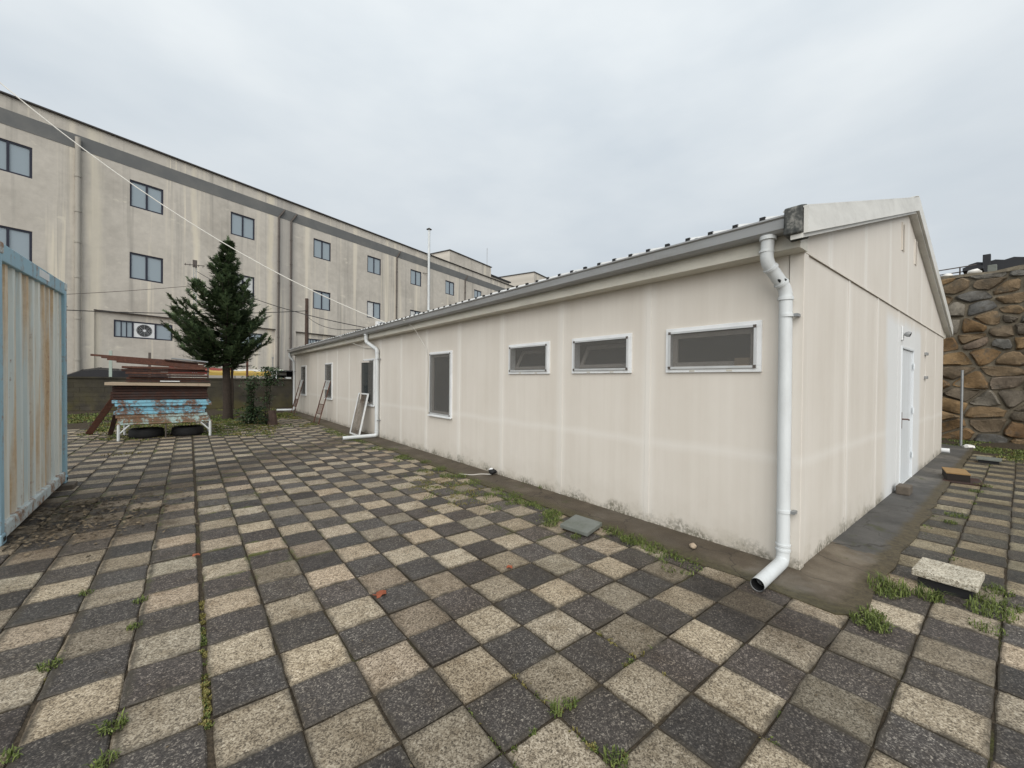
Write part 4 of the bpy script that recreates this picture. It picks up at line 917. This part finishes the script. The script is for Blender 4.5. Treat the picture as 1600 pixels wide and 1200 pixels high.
tag(MB().bar((-5.80, 13.75, 0.02), (-5.12, 12.45, 1.12), .13, .06, (0,1,0)).build('leaning_beam', M_RUST, bevel=.004), 'long rusty beam leaning against the left end of the stack', 'beam')
tag(MB().bar((-5.36, 13.3, 0.02), (-5.17, 12.6, .66), .09, .05, (0,1,0)).build('leaning_beam', M_RUST2, bevel=.004), 'short dark beam leaning under the left end of the stack', 'beam')
def tyre(x, y, lab):
    m = MB(); n, k2 = 28, 8; prof = [(.30, .0), (.33, .03), (.335, .09), (.335, .13), (.33, .19), (.30, .22), (.20, .20), (.17, .11), (.20, .02)]
    for i in range(n):
        a = 2*math.pi*i/n
        for r_, z in prof: m.v.append(Vector((x+r_*math.cos(a), y+r_*math.sin(a), z)))
    q = len(prof)
    for i in range(n):
        for k in range(q): m.f.append((i*q+k, ((i+1) % n)*q+k, ((i+1) % n)*q+(k+1) % q, i*q+(k+1) % q))
    tag(m.build('tyre', M_BLACK, smooth=True), lab, 'tyre', 'tyres under the table')
tyre(-4.62, 12.45, 'black tyre lying under the left half of the steel table'); tyre(-3.82, 12.45, 'black tyre lying under the right half of the steel table')

# ---------------------------------------------------------------- ladders and the screen frame leaning on the house
def ladder(yf0, yf1, xf, zt, yshift, label, rungs):
    t = thing('metal_stand', label, 'frame', (xf, (yf0+yf1)/2, 0))
    A0, A1 = Vector((xf, yf0, .012)), Vector((xf, yf1, .012)); B0, B1 = Vector((-.045, yf0+yshift, zt)), Vector((-.045, yf1+yshift, zt))
    for a, b in ((A0, B0), (A1, B1)): MB().tube([a, b], .017, 8).build('side_rail', M_RUST, t, True)
    for q in (1.0, .80, .44, .22): MB().tube([A0.lerp(B0, q), A1.lerp(B1, q)], .012, 8).build('rung', M_WSTEEL if q > .7 else M_RUST, t, True)
    for (q0, q1) in ((.80, 1.0), (.22, .44)):
        for k in range(1, 6):
            f = k/6; MB().tube([A0.lerp(A1, f).lerp(B0.lerp(B1, f), q0), A0.lerp(A1, f).lerp(B0.lerp(B1, f), q1)], .007, 6).build('spindle', M_WSTEEL if q0 > .7 else M_RUST, t, True)
ladder(17.55, 18.15, -.42, 1.42, .1, 'rusty metal bed frame leaning on the wall by the farthest window', 4)
ladder(13.15, 13.8, -.50, 1.42, .35, 'rusty barred metal frame leaning below the second far window', 4)
t = thing('screen_door', 'white-framed mesh screen leaning on the wall beside the middle downpipe', 'screen', (-.35, 9.8, 0))
A0, A1 = Vector((-.36, 9.55, .03)), Vector((-.36, 10.28, .03)); B0, B1 = Vector((-.09, 9.68, 1.10)), Vector((-.09, 10.41, 1.10))
for a, b in ((A0, B0), (A1, B1), (A0, A1), (B0, B1)): MB().bar(a, b, .035, .035, (1,0,0)).build('frame_bar', M_WHITE, t)
MB().prism([A0, A1, B1, B0], (.002, 0, .001)).build('mesh', M_MESH, t)

# ---------------------------------------------------------------- stone retaining wall on the right
SX = 12.2; sw = thing('stone_wall', 'tall brown rubble stone retaining wall at the right edge', 'wall', (SX, -1, 0))
MB().box(SX+.02, SX+1.2, -7, 9, -.1, 4.42).build('mortar_bed', M_MORTAR, sw)
m = MB(); rs = random.Random(5)
cap = [(-7+16*i/40, 4.46+rs.uniform(-.05, .06)) for i in range(41)]
for i in range(40):
    (a, z0), (b, z1) = cap[i], cap[i+1]; m.add([(SX-.03,a,4.36),(SX-.03,b,4.36),(SX-.03,b,z1),(SX-.03,a,z0),(SX+1.2,b,z1+.05),(SX+1.2,a,z0+.05)], [(0,3,2,1),(3,5,4,2)])
m.build('mortar_cap', M_MORTAR, sw)
def voronoi_cells(y0, y1, z0, z1, seed):
    rs = random.Random(seed); seeds = []; z = z0
    while z < z1:
        h_ = rs.uniform(.22, .44); y = y0+rs.uniform(-.3, 0)
        while y < y1:
            w_ = rs.choice((rs.uniform(.22, .4), rs.uniform(.4, .95), rs.uniform(.4, .95))); seeds.append((y+w_/2, z+h_/2+rs.uniform(-.13, .13))); y += w_
        z += h_
    AS = 1.45; out = []
    for i, (a, b) in enumerate(seeds):
        poly = [(a-.9, b-.7), (a+.9, b-.7), (a+.9, b+.7), (a-.9, b+.7)]
        poly = [(max(y0, min(y1, p)), max(z0, min(z1, q))) for p, q in poly]
        for j, (c, d_) in enumerate(seeds):
            if j == i or abs(c-a) > 1.8 or abs(d_-b) > 1.4: continue
            mx_, my_ = (a+c)/2, (b+d_)/2; nx, ny = (c-a), (d_-b)*AS*AS
            np_ = []
            for k in range(len(poly)):
                p, q = poly[k], poly[(k+1) % len(poly)]; sp_ = (p[0]-mx_)*nx+(p[1]-my_)*ny; sq = (q[0]-mx_)*nx+(q[1]-my_)*ny
                if sp_ <= 0: np_.append(p)
                if sp_*sq < 0: t = sp_/(sp_-sq); np_.append((p[0]+(q[0]-p[0])*t, p[1]+(q[1]-p[1])*t))
            poly = np_
            if len(poly) < 3: break
        if len(poly) >= 3: out.append(poly)
    return out
ns = 0
for poly in voronoi_cells(-3.2, 2.6, 0.02, 4.38, 4):
    cy = sum(p[0] for p in poly)/len(poly); cz = sum(p[1] for p in poly)/len(poly)
    ins = rs.uniform(.008, .028); pts = []
    for p in poly:
        d_ = math.hypot(p[0]-cy, p[1]-cz); k = max(.3, 1-ins*1.5/max(d_, .05)); pts.append((cy+(p[0]-cy)*k, cz+(p[1]-cz)*k))
    for ck in (.14, .25):
        q = []
        for k in range(len(pts)):
            a, b = pts[k], pts[(k+1) % len(pts)]; q += [(a[0]*(1-ck)+b[0]*ck, a[1]*(1-ck)+b[1]*ck), (a[0]*ck+b[0]*(1-ck), a[1]*ck+b[1]*(1-ck))]
        pts = q
    if len(pts) > 22: pts = pts[::2]
    pts = [(a+rs.uniform(-.016, .016), b+rs.uniform(-.016, .016)) for a, b in pts]
    n = len(pts); pr = rs.uniform(.02, .10); tl, tz = rs.uniform(-.09, .09), rs.uniform(-.09, .09); m = MB()
    f1 = [(SX-pr*.55+rs.uniform(-.008, .008), cy+(a-cy)*.95, cz+(b-cz)*.95) for a, b in pts]; f2 = [(SX-pr+(a-cy)*tl*2+(b-cz)*tz*2+rs.uniform(-.01, .01), cy+(a-cy)*.80, cz+(b-cz)*.80) for a, b in pts]
    m.add([(SX+.06, a, b) for a, b in pts]+f1+f2+[(SX-pr*1.08, cy, cz)], [(i, (i+1) % n, n+(i+1) % n, n+i) for i in range(n)]+[(n+i, n+(i+1) % n, 2*n+(i+1) % n, 2*n+i) for i in range(n)]+[(2*n+i, 2*n+(i+1) % n, 3*n) for i in range(n)])
    o = m.build('stone', M_STONE, sw, smooth=True); ns += 1
# earth bank at its foot
m = MB(); NB = 26
for i in range(NB+1):
    y = -4+8*i/NB
    for k, (x, z) in enumerate(((10.6, -.03), (11.3, .0), (11.8, .04), (12.25, .09))): m.v.append(Vector((x+rs.uniform(-.08, .08), y, z+rs.uniform(-.02, .03))))
for i in range(NB):
    for k in range(3): a = i*4+k; m.f.append((a, a+1, a+5, a+4))
tag(m.build('earth_bank', M_SOIL, smooth=True), 'low mossy bank of earth along the foot of the stone wall', kind='structure')
# shed on the terrace above
sh = thing('terrace_shed', 'dark corrugated roof of a shed above the stone wall', 'shed', (19, -2.5, 4.3))
m = MB(); pr = []
for k in range(33):
    pr.append((16.4, -6+k*.19, 5.50+.05*(k % 2)))
vs_ = [(a, b, c) for a, b, c in pr]+[(a+5, b, c+.9) for a, b, c in pr]+[(a, b, c-.34) for a, b, c in pr]+[(a+5, b, c+.56) for a, b, c in pr]
n = len(pr); fs = []
for i in range(n-1): fs += [(i, i+1, n+i+1, n+i), (2*n+i, 2*n+i+1, i+1, i), (3*n+i, 3*n+i+1, 2*n+i+1, 2*n+i)]
fs += [(0, n, 3*n, 2*n), (n-1, 3*n-1, 4*n-1, 2*n-1)]
m.add(vs_, fs); m.build('corrugated_roof', M_DARKROOF, sh)
MB().box(16.7, 21, -5.8, -.2, 4.3, 5.3).build('wall', M_BLOCK, sh)
MB().box(16.3, 16.55, -.40, -.23, 5.1, 5.74).build('chimney', M_DARKROOF, sh, bevel=.01)
tag(MB().box(13.0, 30, -7, 9, 4.0, 4.36).build('terrace', M_SOIL), 'earth terrace held up by the stone wall', kind='structure')
rl = thing('terrace_railing', 'thin dark railing along the terrace above the stone wall', 'railing', (15.2, .6, 4.3))
for z in (5.02, 5.17): MB().tube([(15.4, -.15, z+.1), (15.4, 3.5, z)], .018, 6).build('rail', M_DARKPIPE, rl)
for y in (0.2, 1.4, 2.6): MB().tube([(15.4, y, 4.35), (15.4, y, 5.25)], .018, 6).build('rail_post', M_DARKPIPE, rl)
m = MB(); 
for k in range(12): 
    a = k/11; m.v += [Vector((15.0, -.30+a*.42, 5.14+.05*math.sin(a*math.pi))), Vector((15.6, -.30+a*.42, 5.18+.05*math.sin(a*math.pi))), Vector((15.0, -.30+a*.42, 5.05)), Vector((15.6, -.30+a*.42, 5.05))]
for k in range(11):
    a = k*4; m.f += [(a, a+1, a+5, a+4), (a+2, a, a+4, a+6), (a+1, a+3, a+7, a+5), (a+3, a+2, a+6, a+7)]
m.f += [(0, 2, 3, 1), (44, 45, 47, 46)]
tag(m.build('boat_shaped_tank', M_DARKROOF), 'low dark rounded tank on the terrace edge beside the shed', 'tank')
tag(MB().box(13.2, 13.4, -.62, -.45, 4.34, 4.78).build('terrace_post', M_COVER, bevel=.015), 'short grey concrete post on top of the stone wall', 'post')
for k, (y, lab) in enumerate(((-.25, 'larger white lump of rubble on top of the stone wall'), (.25, 'smaller white lump of rubble on top of the stone wall near the roof edge'))):
    m = MB(); bm = bmesh.new(); bmesh.ops.create_icosphere(bm, subdivisions=2, radius=.13-.03*k)
    for v in bm.verts: v.co *= 1+.35*mnoise.noise(v.co*9+Vector((k*5, 0, 0))); v.co.z *= .6
    m.add([v.co+Vector((12.75, y, 4.56)) for v in bm.verts], [tuple(v.index for v in f.verts) for f in bm.faces]); bm.free()
    tag(m.build('rubble_lump', M_WCAN, smooth=True), lab, 'rubble')
st = MB().tube([(11.15, -.16, -.02), (11.15, -.16, 1.88)], .025, 8).build('steel_post', M_STEEL, smooth=True); tag(st, 'grey steel post standing in front of the stone wall', 'post')

# ---------------------------------------------------------------- loose things round the house
def loose(name, m, mt, label, cat, bevel=.006, rot=(0,0,0), group=None):
    o = m.build(name, mt, bevel=bevel); o.rotation_euler = rot; return tag(o, label, cat, group)
cs = thing('drain_cover', 'tilted grey-green concrete slab lying among weeds by the wall', 'slab', (-.70, 1.67, 0)); cs.rotation_euler = (R(3), R(-4), R(12))
MB().box(-.85, -.54, 1.51, 1.82, .03, .07).build('slab', M_COVER, cs, bevel=.006); MB().box(-.83, -.56, 1.53, 1.80, -.02, .028).build('footing', M_SOIL, cs)
pb = thing('paver_on_drain', 'pale aggregate paver raised on a dark drain box at the gable corner', 'paver', (.62, -.75, 0)); pb.rotation_euler = (0, 0, R(-3))
MB().box(.44, .80, -.93, -.60, .075, .125).build('paver', M_PAVER, pb, bevel=.008); MB().box(.47, .78, -.90, -.63, -.02, .073).build('drain_box', M_BLACK, pb)
loose('door_brick', MB().box(3.68, 3.92, -.18, -.04, .022, .14), M_BRICKG, 'grey brick standing on the apron at the white door', 'brick', .015)
wp = thing('wooden_pallet_piece', 'tan-topped dark timber block lying at the apron edge past the door', 'timber', (5.75, -.45, 0)); wp.rotation_euler = (0, 0, R(10))
MB().box(5.5, 6.05, -.58, -.32, .125, .142).build('top_board', M_ORANGE, wp); MB().box(5.505, 6.045, -.575, -.325, .02, .1235).build('block', M_DARKWOOD, wp); MB().box(5.4, 6.0, -.72, -.26, 0.004, .018).build('base_sheet', M_RUST2, wp)
fs_ = thing('raised_slab', 'dark-edged slab lying in moss near the stone wall', 'slab', (8.45, -.7, 0))
MB().box(8.25, 8.65, -.86, -.54, .055, .085).build('top', M_COVER, fs_, bevel=.005); MB().box(8.28, 8.62, -.83, -.57, -.02, .053).build('base', M_BLACK, fs_)
loose('pipe_offcut', MB().tube([(9.2, -.12, .07), (9.2, .06, .07)], .05, 12), M_WHITE, 'white pipe end at the far gable corner', 'pipe', 0)
loose('white_stone', MB().tube([(10.75, -.32, -.01), (10.78, -.30, .05), (10.78, -.30, .09)], .1, 9, radii=[.1, .11, .05]), M_WCAN, 'small white stone beside the grey steel post', 'stone', 0)
def lump(name, c, r, mt, label, cat, seed, sq=(1,1,.75), parts=None):
    bm = bmesh.new(); bmesh.ops.create_icosphere(bm, subdivisions=3, radius=r)
    for v in bm.verts: v.co *= 1+.45*mnoise.noise(v.co*(.9/r)+Vector((seed, 0, 0)))+.16*mnoise.noise(v.co*(3/r)); v.co = Vector((v.co.x*sq[0], v.co.y*sq[1], v.co.z*sq[2]))
    zmin = min(v.co.z for v in bm.verts); m = MB(); m.add([v.co+Vector((c[0], c[1], c[2]-zmin)) for v in bm.verts], [tuple(v.index for v in f.verts) for f in bm.faces]); bm.free(); return m.build(name, mt, smooth=True)
bag = lump('plastic_bag', (-.075, 4.06, .028), .055, M_BLACK, '', '', 3); tag(bag, 'small crumpled black and white plastic bag against the wall foot', 'bag')
wpart = lump('white_fold', (-.09, 4.08, .085), .028, M_WHITE, '', '', 8); wpart.parent = bag; wpart.location = ORG[wpart.name]-ORG[bag.name]
tag(MB().tube(elbow([(-.10, 4.05, .034), (-.22, 4.2, .028), (-.34, 4.22, .024), (-.46, 4.42, .02)], .08), .006, 5).build('string', M_CABLEW), 'short white string lying on the apron by the plastic bag', 'string')
lp = lump('pebble', (-.28, .72, .02), .028, M_TAN, '', '', 5); tag(lp, 'small tan pebble on the apron under the nearest window', 'pebble')
def leaf(x, y, rz, s, label):
    m = MB(); n = 14; pts = []
    for k in range(n):
        a = 2*math.pi*k/n; r_ = s*(.55+.45*abs(math.cos(2.5*a))); pts.append((x+r_*math.cos(a+rz), y+r_*.8*math.sin(a+rz), .012+.008*math.sin(3*a)))
    m.prism(pts, (0, 0, .0015)); tag(m.build('fallen_leaf', M_REDLEAF), label, 'leaf', 'fallen leaves')
leaf(-2.76, 1.66, .4, .055, 'largest red-brown fallen leaf on the paving'); leaf(-1.79, 1.44, 1.2, .03, 'small red fallen leaf on a light tile below the windows'); leaf(-3.75, 3.2, 2.2, .03, 'small red fallen leaf out in the left half of the yard')

# ---------------------------------------------------------------- plants
def blades(m, x, y, r, n, h, rs, z0=0.0, wide=1.0, lean=1.1):
    for _ in range(n):
        a, q = rs.uniform(0, 6.283), r*math.sqrt(rs.random()); bx, by = x+q*math.cos(a), y+q*math.sin(a)
        hh = h*rs.choice((rs.uniform(.2, .6), rs.uniform(.4, 1.2))); b = rs.uniform(0, 6.283); dx, dy = math.cos(b), math.sin(b); w_ = wide*rs.uniform(.0018, .0042); l1 = lean*rs.uniform(.1, 1)
        p0, p1 = Vector((bx-dy*w_, by+dx*w_, z0)), Vector((bx+dy*w_, by-dx*w_, z0)); q0 = Vector((bx+dx*hh*l1*.35, by+dy*hh*l1*.35, z0+hh*.62)); s_ = Vector((-dy*w_*.8, dx*w_*.8, 0))
        tip = Vector((bx+dx*hh*l1, by+dy*hh*l1, z0+hh*(1-.35*l1)))
        m.add([p0, p1, q0-s_, q0+s_, tip], [(0, 1, 2, 3), (3, 2, 4)])
def leaves(m, x, y, r, n, s, rs, h=.06, z0=0.0):
    for _ in range(n):
        a, q = rs.uniform(0, 6.283), r*math.sqrt(rs.random()); c = Vector((x+q*math.cos(a), y+q*math.sin(a), z0+rs.uniform(.01, h)))
        d1 = Vector((rs.uniform(-1, 1), rs.uniform(-1, 1), rs.uniform(-.2, .7))).normalized(); d2 = d1.cross(Vector((rs.uniform(-.4, .4), rs.uniform(-.4, .4), 1))).normalized(); l = s*rs.uniform(.5, 1.3)
        m.add([c-d1*l, c+d2*l*.45, c+d1*l, c-d2*l*.45], [(0, 1, 2, 3)])
rw = random.Random(21); gw = MB(); dm = MB()
TUFT = [(-.62,2.16,.12,150,.06),(-.72,2.05,.10,110,.05),(-.85,1.95,.08,70,.05),(-.50,1.42,.10,80,.06),(-.52,1.18,.12,150,.06),(-.52,.98,.10,120,.05),(-.55,.80,.09,70,.04),(-.48,.60,.06,40,.03),(-.9,1.55,.05,30,.05),
        (-.55,2.6,.09,80,.05),(-.47,3.0,.10,80,.05),(-.50,3.35,.10,70,.05),(-.55,3.9,.13,110,.05),(-.5,4.3,.10,90,.06),(-.66,4.45,.12,110,.06),(-.52,4.95,.12,110,.06),(-.8,5.0,.10,60,.05),(-.45,5.6,.10,90,.06),(-.5,6.4,.1,60,.05),(-.4,7.2,.12,70,.05),
        (-.75,3.2,.1,60,.04),(-1.0,2.75,.1,60,.03),(-.95,3.55,.1,50,.03),(-.01,3.02,.03,25,.08),(-.02,2.0,.02,10,.04),
        (.22,-.50,.12,150,.10),(.10,-.50,.08,70,.06),(-.46,-.52,.10,160,.06),(-.32,-.50,.07,90,.05),(.28,-.70,.08,90,.09),(.34,-.98,.12,120,.06),(.52,-1.0,.12,120,.06),(.8,-1.0,.08,60,.06),(.05,-.98,.08,60,.04),
        (2.7,-.62,.06,50,.04),(3.1,-.64,.10,90,.04),(4.9,-.70,.08,50,.04),(5.5,-.74,.1,60,.05),
        (-4.355,2.0,.045,40,.04),(-4.05,2.55,.035,26,.035),(-4.05,1.30,.045,45,.05),(-4.05,1.10,.04,34,.04),(-4.05,2.2,.04,30,.04),(-2.50,.20,.03,18,.08),(-2.48,-.11,.05,46,.04),(-2.42,.195,.035,20,.05),(-4.355,1.35,.04,30,.035),(-4.355,2.9,.04,26,.03)]
for x, y, r, n, h in TUFT:
    blades(gw, x, y, r, int(n*1.6), h, rw); leaves(gw, x, y, r*1.1, n, .0085, rw, h*.55)
for k in range(260):                                             # low moss in the nearest joints
    q = rw.random()
    if q < .45: x, y = -3.735+rw.gauss(0, .006), rw.uniform(.6, 3.4)
    elif q < .7: x, y = TX+TS*rw.choice((-2, -1, 0, 1))+rw.gauss(0, .006), rw.uniform(-.5, .5)
    elif q < .85: x, y = rw.uniform(-2.9, -1.6), TY+TS*rw.choice((-3, -2, -1))+rw.gauss(0, .006)
    else: x, y = TX+TS*rw.choice((-8, -7))-.022+rw.gauss(0, .008), rw.uniform(1.2, 3.2)
    if mnoise.noise(Vector((x*2.1, y*1.7, 4))) < .0: continue
    blades(gw if rw.random() < .35 else dm, x, y, .02, 26, .016, rw, -.012, 1.4)
for k in range(800):                                             # moss tufts along tile joints, thicker far away
    y = rw.uniform(9.5, 16.8); x = rw.uniform(-6.0, -.5)
    if rw.random() < .5: x = TX+round((x-TX)/TS)*TS
    else: y = TY+round((y-TY)/TS)*TS
    if mnoise.noise(Vector((x*.55, y*.4, 3))) + (y-12.5)*.09 < -.05: continue
    blades(gw if rw.random() < .6 else dm, x, y, .16, 34, .05, rw, -.012, 4.0)
for k in range(480):                                             # thin strip beside the apron
    y = rw.uniform(.5, 12); x = -.5-abs(rw.gauss(0, .14)); 
    if mnoise.noise(Vector((x, y*1.1, 7))) < .0: continue
    blades(gw, x, y, .06, 18, .035, rw, -.008, 1.6); leaves(gw, x, y, .06, 10, .011, rw, .02, -.006)
for k in range(110):
    blades(dm if rw.random() < .7 else gw, rw.gauss(-1.05, .28), rw.gauss(3.9, .45), .07, 26, .022, rw, -.004, 1.6)
for k in range(900):                                             # rough grass at the back and along the stone wall
    x, y = rw.uniform(-12, -.3), rw.uniform(16.2, 22.2)
    if mnoise.noise(Vector((x*.5, y*.6, 1))) < -.02: continue
    blades(gw if rw.random() < .75 else dm, x, y, .24, 30, .08, rw, -.02, 5.0)
for k in range(800):
    x, y = rw.uniform(8.9, 12.1), rw.uniform(-2.6, .6)
    if y > -.45 and x < 10.4: continue
    if mnoise.noise(Vector((x*.9, y*1.1, 11))) < -.1: continue
    blades(gw if rw.random() < .85 else dm, x, y, .13, 26, .05, rw, -.02 + max(0, (x-10.6)*.05), 2.6)
for k in range(150):
    x = rw.uniform(1.2, 9); y = -.44-abs(rw.gauss(0, .05)) if rw.random() < .5 else -.724+rw.gauss(0, .02)
    if mnoise.noise(Vector((x*.8, y*3, 5))) < .05: continue
    blades(gw, x, y, .04, 10, .025, rw, -.01, 1.3)
tag(gw.build('weeds', M_GRASS, fix=False), 'green weeds and grass growing along joints and edges', kind='stuff')
tag(dm.build('dry_moss', M_DRYG, fix=False), 'yellowish dry moss and grass between the tiles', kind='stuff')
lt = MB()
for k in range(1500):
    t_ = rw.random(); x = -5.0+1.15*t_*rw.random()+rw.gauss(0, .16); y = 4.3+1.6*rw.random()+rw.gauss(0, .15)
    if rw.random() < .12: x += rw.uniform(0, 1.6); y += rw.uniform(-.6, .8)
    s_ = rw.uniform(.006, .03)*(1.5 if rw.random() < .08 else 1); c = Vector((x, y, .006+rw.uniform(0, .02))); a = rw.uniform(0, 6.28); d1 = Vector((math.cos(a), math.sin(a), rw.uniform(-.3, .3)))*s_; d2 = Vector((-math.sin(a), math.cos(a), rw.uniform(-.3, .3)))*s_*rw.uniform(.3, .7)
    lt.add([c-d1, c+d2, c+d1*.9, c-d2], [(0, 1, 2, 3)])
for k in range(260):
    x, y = rw.uniform(-4.4, 1.5), rw.uniform(-1.2, 7); 
    if x > -.5 and y > -.45: continue
    s_ = rw.uniform(.004, .012); c = Vector((x, y, .006)); a = rw.uniform(0, 6.28); d1 = Vector((math.cos(a), math.sin(a), .1))*s_; d2 = Vector((-math.sin(a), math.cos(a), .1))*s_*.5
    lt.add([c-d1, c+d2, c+d1, c-d2], [(0, 1, 2, 3)])
tag(lt.build('leaf_litter', M_LITTER, fix=False), 'dark leaf litter and crumbs swept up by the container', kind='stuff')

# conifer
TB = Vector((-2.72, 16.7, 0)); tree = thing('conifer_tree', 'dark green conifer with bare lower trunk beside the rusty stack', 'tree', TB)
tk = MB(); tk.tube([TB+Vector((0, 0, -.03)), TB+Vector((.01, 0, .3)), TB+Vector((-.02, .0, 1.2)), TB+Vector((-.04, .02, 2.2)), TB+Vector((.0, .0, 4.0)), TB+Vector((.02, .0, 6.2))], .1, 10, radii=[.17, .14, .125, .115, .06, .012])
tk.tube([TB+Vector((.13, -.02, -.02)), TB+Vector((.15, 0, 1.0)), TB+Vector((.12, 0, 2.4))], .05, 8, radii=[.05, .045, .03])
cr = MB(); rc = random.Random(9)
camr = Vector((rt.x, rt.y, 0))
def spray(p, d, ln, rc):
    """a flat plume of overlapping scale leaves round a twig"""
    d = d.normalized(); s = d.cross(Vector((rc.uniform(-.3, .3), rc.uniform(-.3, .3), 1))).normalized(); u = s.cross(d)
    n = max(5, int(ln/.028))
    for i in range(n):
        t = (i+rc.random())/n; c = p+d*(ln*t); w_ = (.10*(1-t*.7)+.02)*rc.uniform(.6, 1.4)
        for sg in (-1, 1):
            q = (d*rc.uniform(.75, 1.3)+s*sg*rc.uniform(.35, .95)+u*rc.uniform(-.45, .45)).normalized(); b = q.cross(u).normalized()*w_*.25
            cr.add([c-b, c+b, c+q*w_*1.25], [(0, 1, 2)])
z = 1.95
while z < 6.35:
    f = (z-1.95)/4.4
    rad = 1.58*min(1.0, (1-f)/.80)**1.25*(.75 if f < .05 else 1.0)+.03
    for k in range(6 if f < .75 else 5):
        a = rc.uniform(0, 6.283); d = Vector((math.cos(a), math.sin(a), 0)); lr = d.dot(camr)
        ln = rad*rc.choice((rc.uniform(.35, .75), rc.uniform(.7, 1.1), rc.uniform(.8, 1.25)))*(1.10 if lr < -.3 else .78 if lr > .3 else .95)
        if rc.random() < .1: ln *= 1.2
        rise = rc.uniform(-.08, .34)+.22*f; b0 = TB+Vector((0, 0, z)); pts = []
        for i in range(7):
            t = i/6; pts.append(b0+d*(ln*t)+Vector((0, 0, ln*(rise*t+.30*t*t*t-.10*math.sin(t*3.1)))))
        tk.tube(pts, .02, 5, radii=[.028*(1-.85*i/6)*(1-.5*f)+.003 for i in range(7)])
        nt = max(7, int(ln*15))
        for i in range(nt):
            t = .16+.84*(i+rc.random())/nt; j = min(5, int(t*6)); p = pts[j].lerp(pts[j+1], t*6-j); dd = (pts[j+1]-pts[j]).normalized()
            sd_ = dd.cross(Vector((0, 0, 1))).normalized()*(1 if i % 2 else -1)
            spray(p, dd*rc.uniform(.7, 1.2)+sd_*rc.uniform(.3, 1.4)+Vector((0, 0, rc.uniform(-.45, .55))), (.26+.36*(1-t))*rc.uniform(.6, 1.4)*(1-.62*f), rc)
        for q_ in range(3): spray(pts[-1]-(pts[-1]-pts[-2])*rc.uniform(.1, .9), (pts[-1]-pts[-2]).normalized()+Vector((rc.uniform(-.6, .6), rc.uniform(-.6, .6), rc.uniform(-.5, .4))), .30*(1-.5*f), rc)
    z += .098+.04*f
spray(TB+Vector((0, 0, 5.9)), Vector((.03, 0, 1)), .62, rc); spray(TB+Vector((0, 0, 6.15)), Vector((-.02, 0, 1)), .42, rc)
tk.build('trunk', M_BARK, tree, True); cr.build('crown', M_CONIFER, tree, fix=False)

# two slim shrubs
def shrub(x, y, h, pot, label, seed, clusters):
    t = thing('slim_shrub', label, 'shrub', (x, y, 0)); rs = random.Random(seed); m = MB(); lf = MB()
    for k in range(4):
        dx, dy = rs.uniform(-.10, .10), rs.uniform(-.08, .08); m.tube([(x+dx*.3, y, -.02), (x+dx, y+dy, h*.5), (x+dx*1.6+rs.uniform(-.05, .05), y+dy, h*rs.uniform(.85, 1.0))], .014, 6, radii=[.018, .012, .005])
    for (dx, z0, z1, r_, n_) in clusters:
        for _ in range(int(n_*1.8)):
            c = Vector((x+dx+rs.gauss(0, r_*.5), y+rs.gauss(0, r_*.5), rs.uniform(z0, z1))); d1 = Vector((rs.uniform(-1, 1), rs.uniform(-1, 1), rs.uniform(-.5, .8))).normalized(); d2 = d1.cross(Vector((rs.uniform(-.5, .5), rs.uniform(-.5, .5), 1))).normalized(); l = rs.uniform(.03, .065)
            lf.add([c-d1*l, c+d2*l*.42, c+d1*l, c-d2*l*.42], [(0, 1, 2, 3)])
    m.build('stem', M_BARK, t); lf.build('foliage', M_SHRUB, t, fix=False)
    if pot == 'stump':
        MB().tube([(x+.12, y-.15, -.02), (x+.11, y-.14, .25), (x+.10, y-.13, .46)], .13, 9, radii=[.15, .13, .10]).build('stump', M_WOODP, t)
    return t
shrub(-2.21, 14.6, 1.6, None, 'slim dark shrub with low dense foliage right of the conifer trunk', 2, [(0, 0, .55, .34, 420), (-.02, .5, 1.2, .13, 170), (.04, 1.1, 1.55, .26, 190), (.2, .1, .5, .3, 160)])
shrub(-1.80, 14.1, 1.75, 'stump', 'thin shrub with a leafy top beside a dark stump near the house', 6, [(.05, 1.25, 1.85, .30, 420), (.0, .7, 1.25, .12, 60), (-.1, 0, .3, .25, 120), (-.18, .3, .9, .2, 60)])
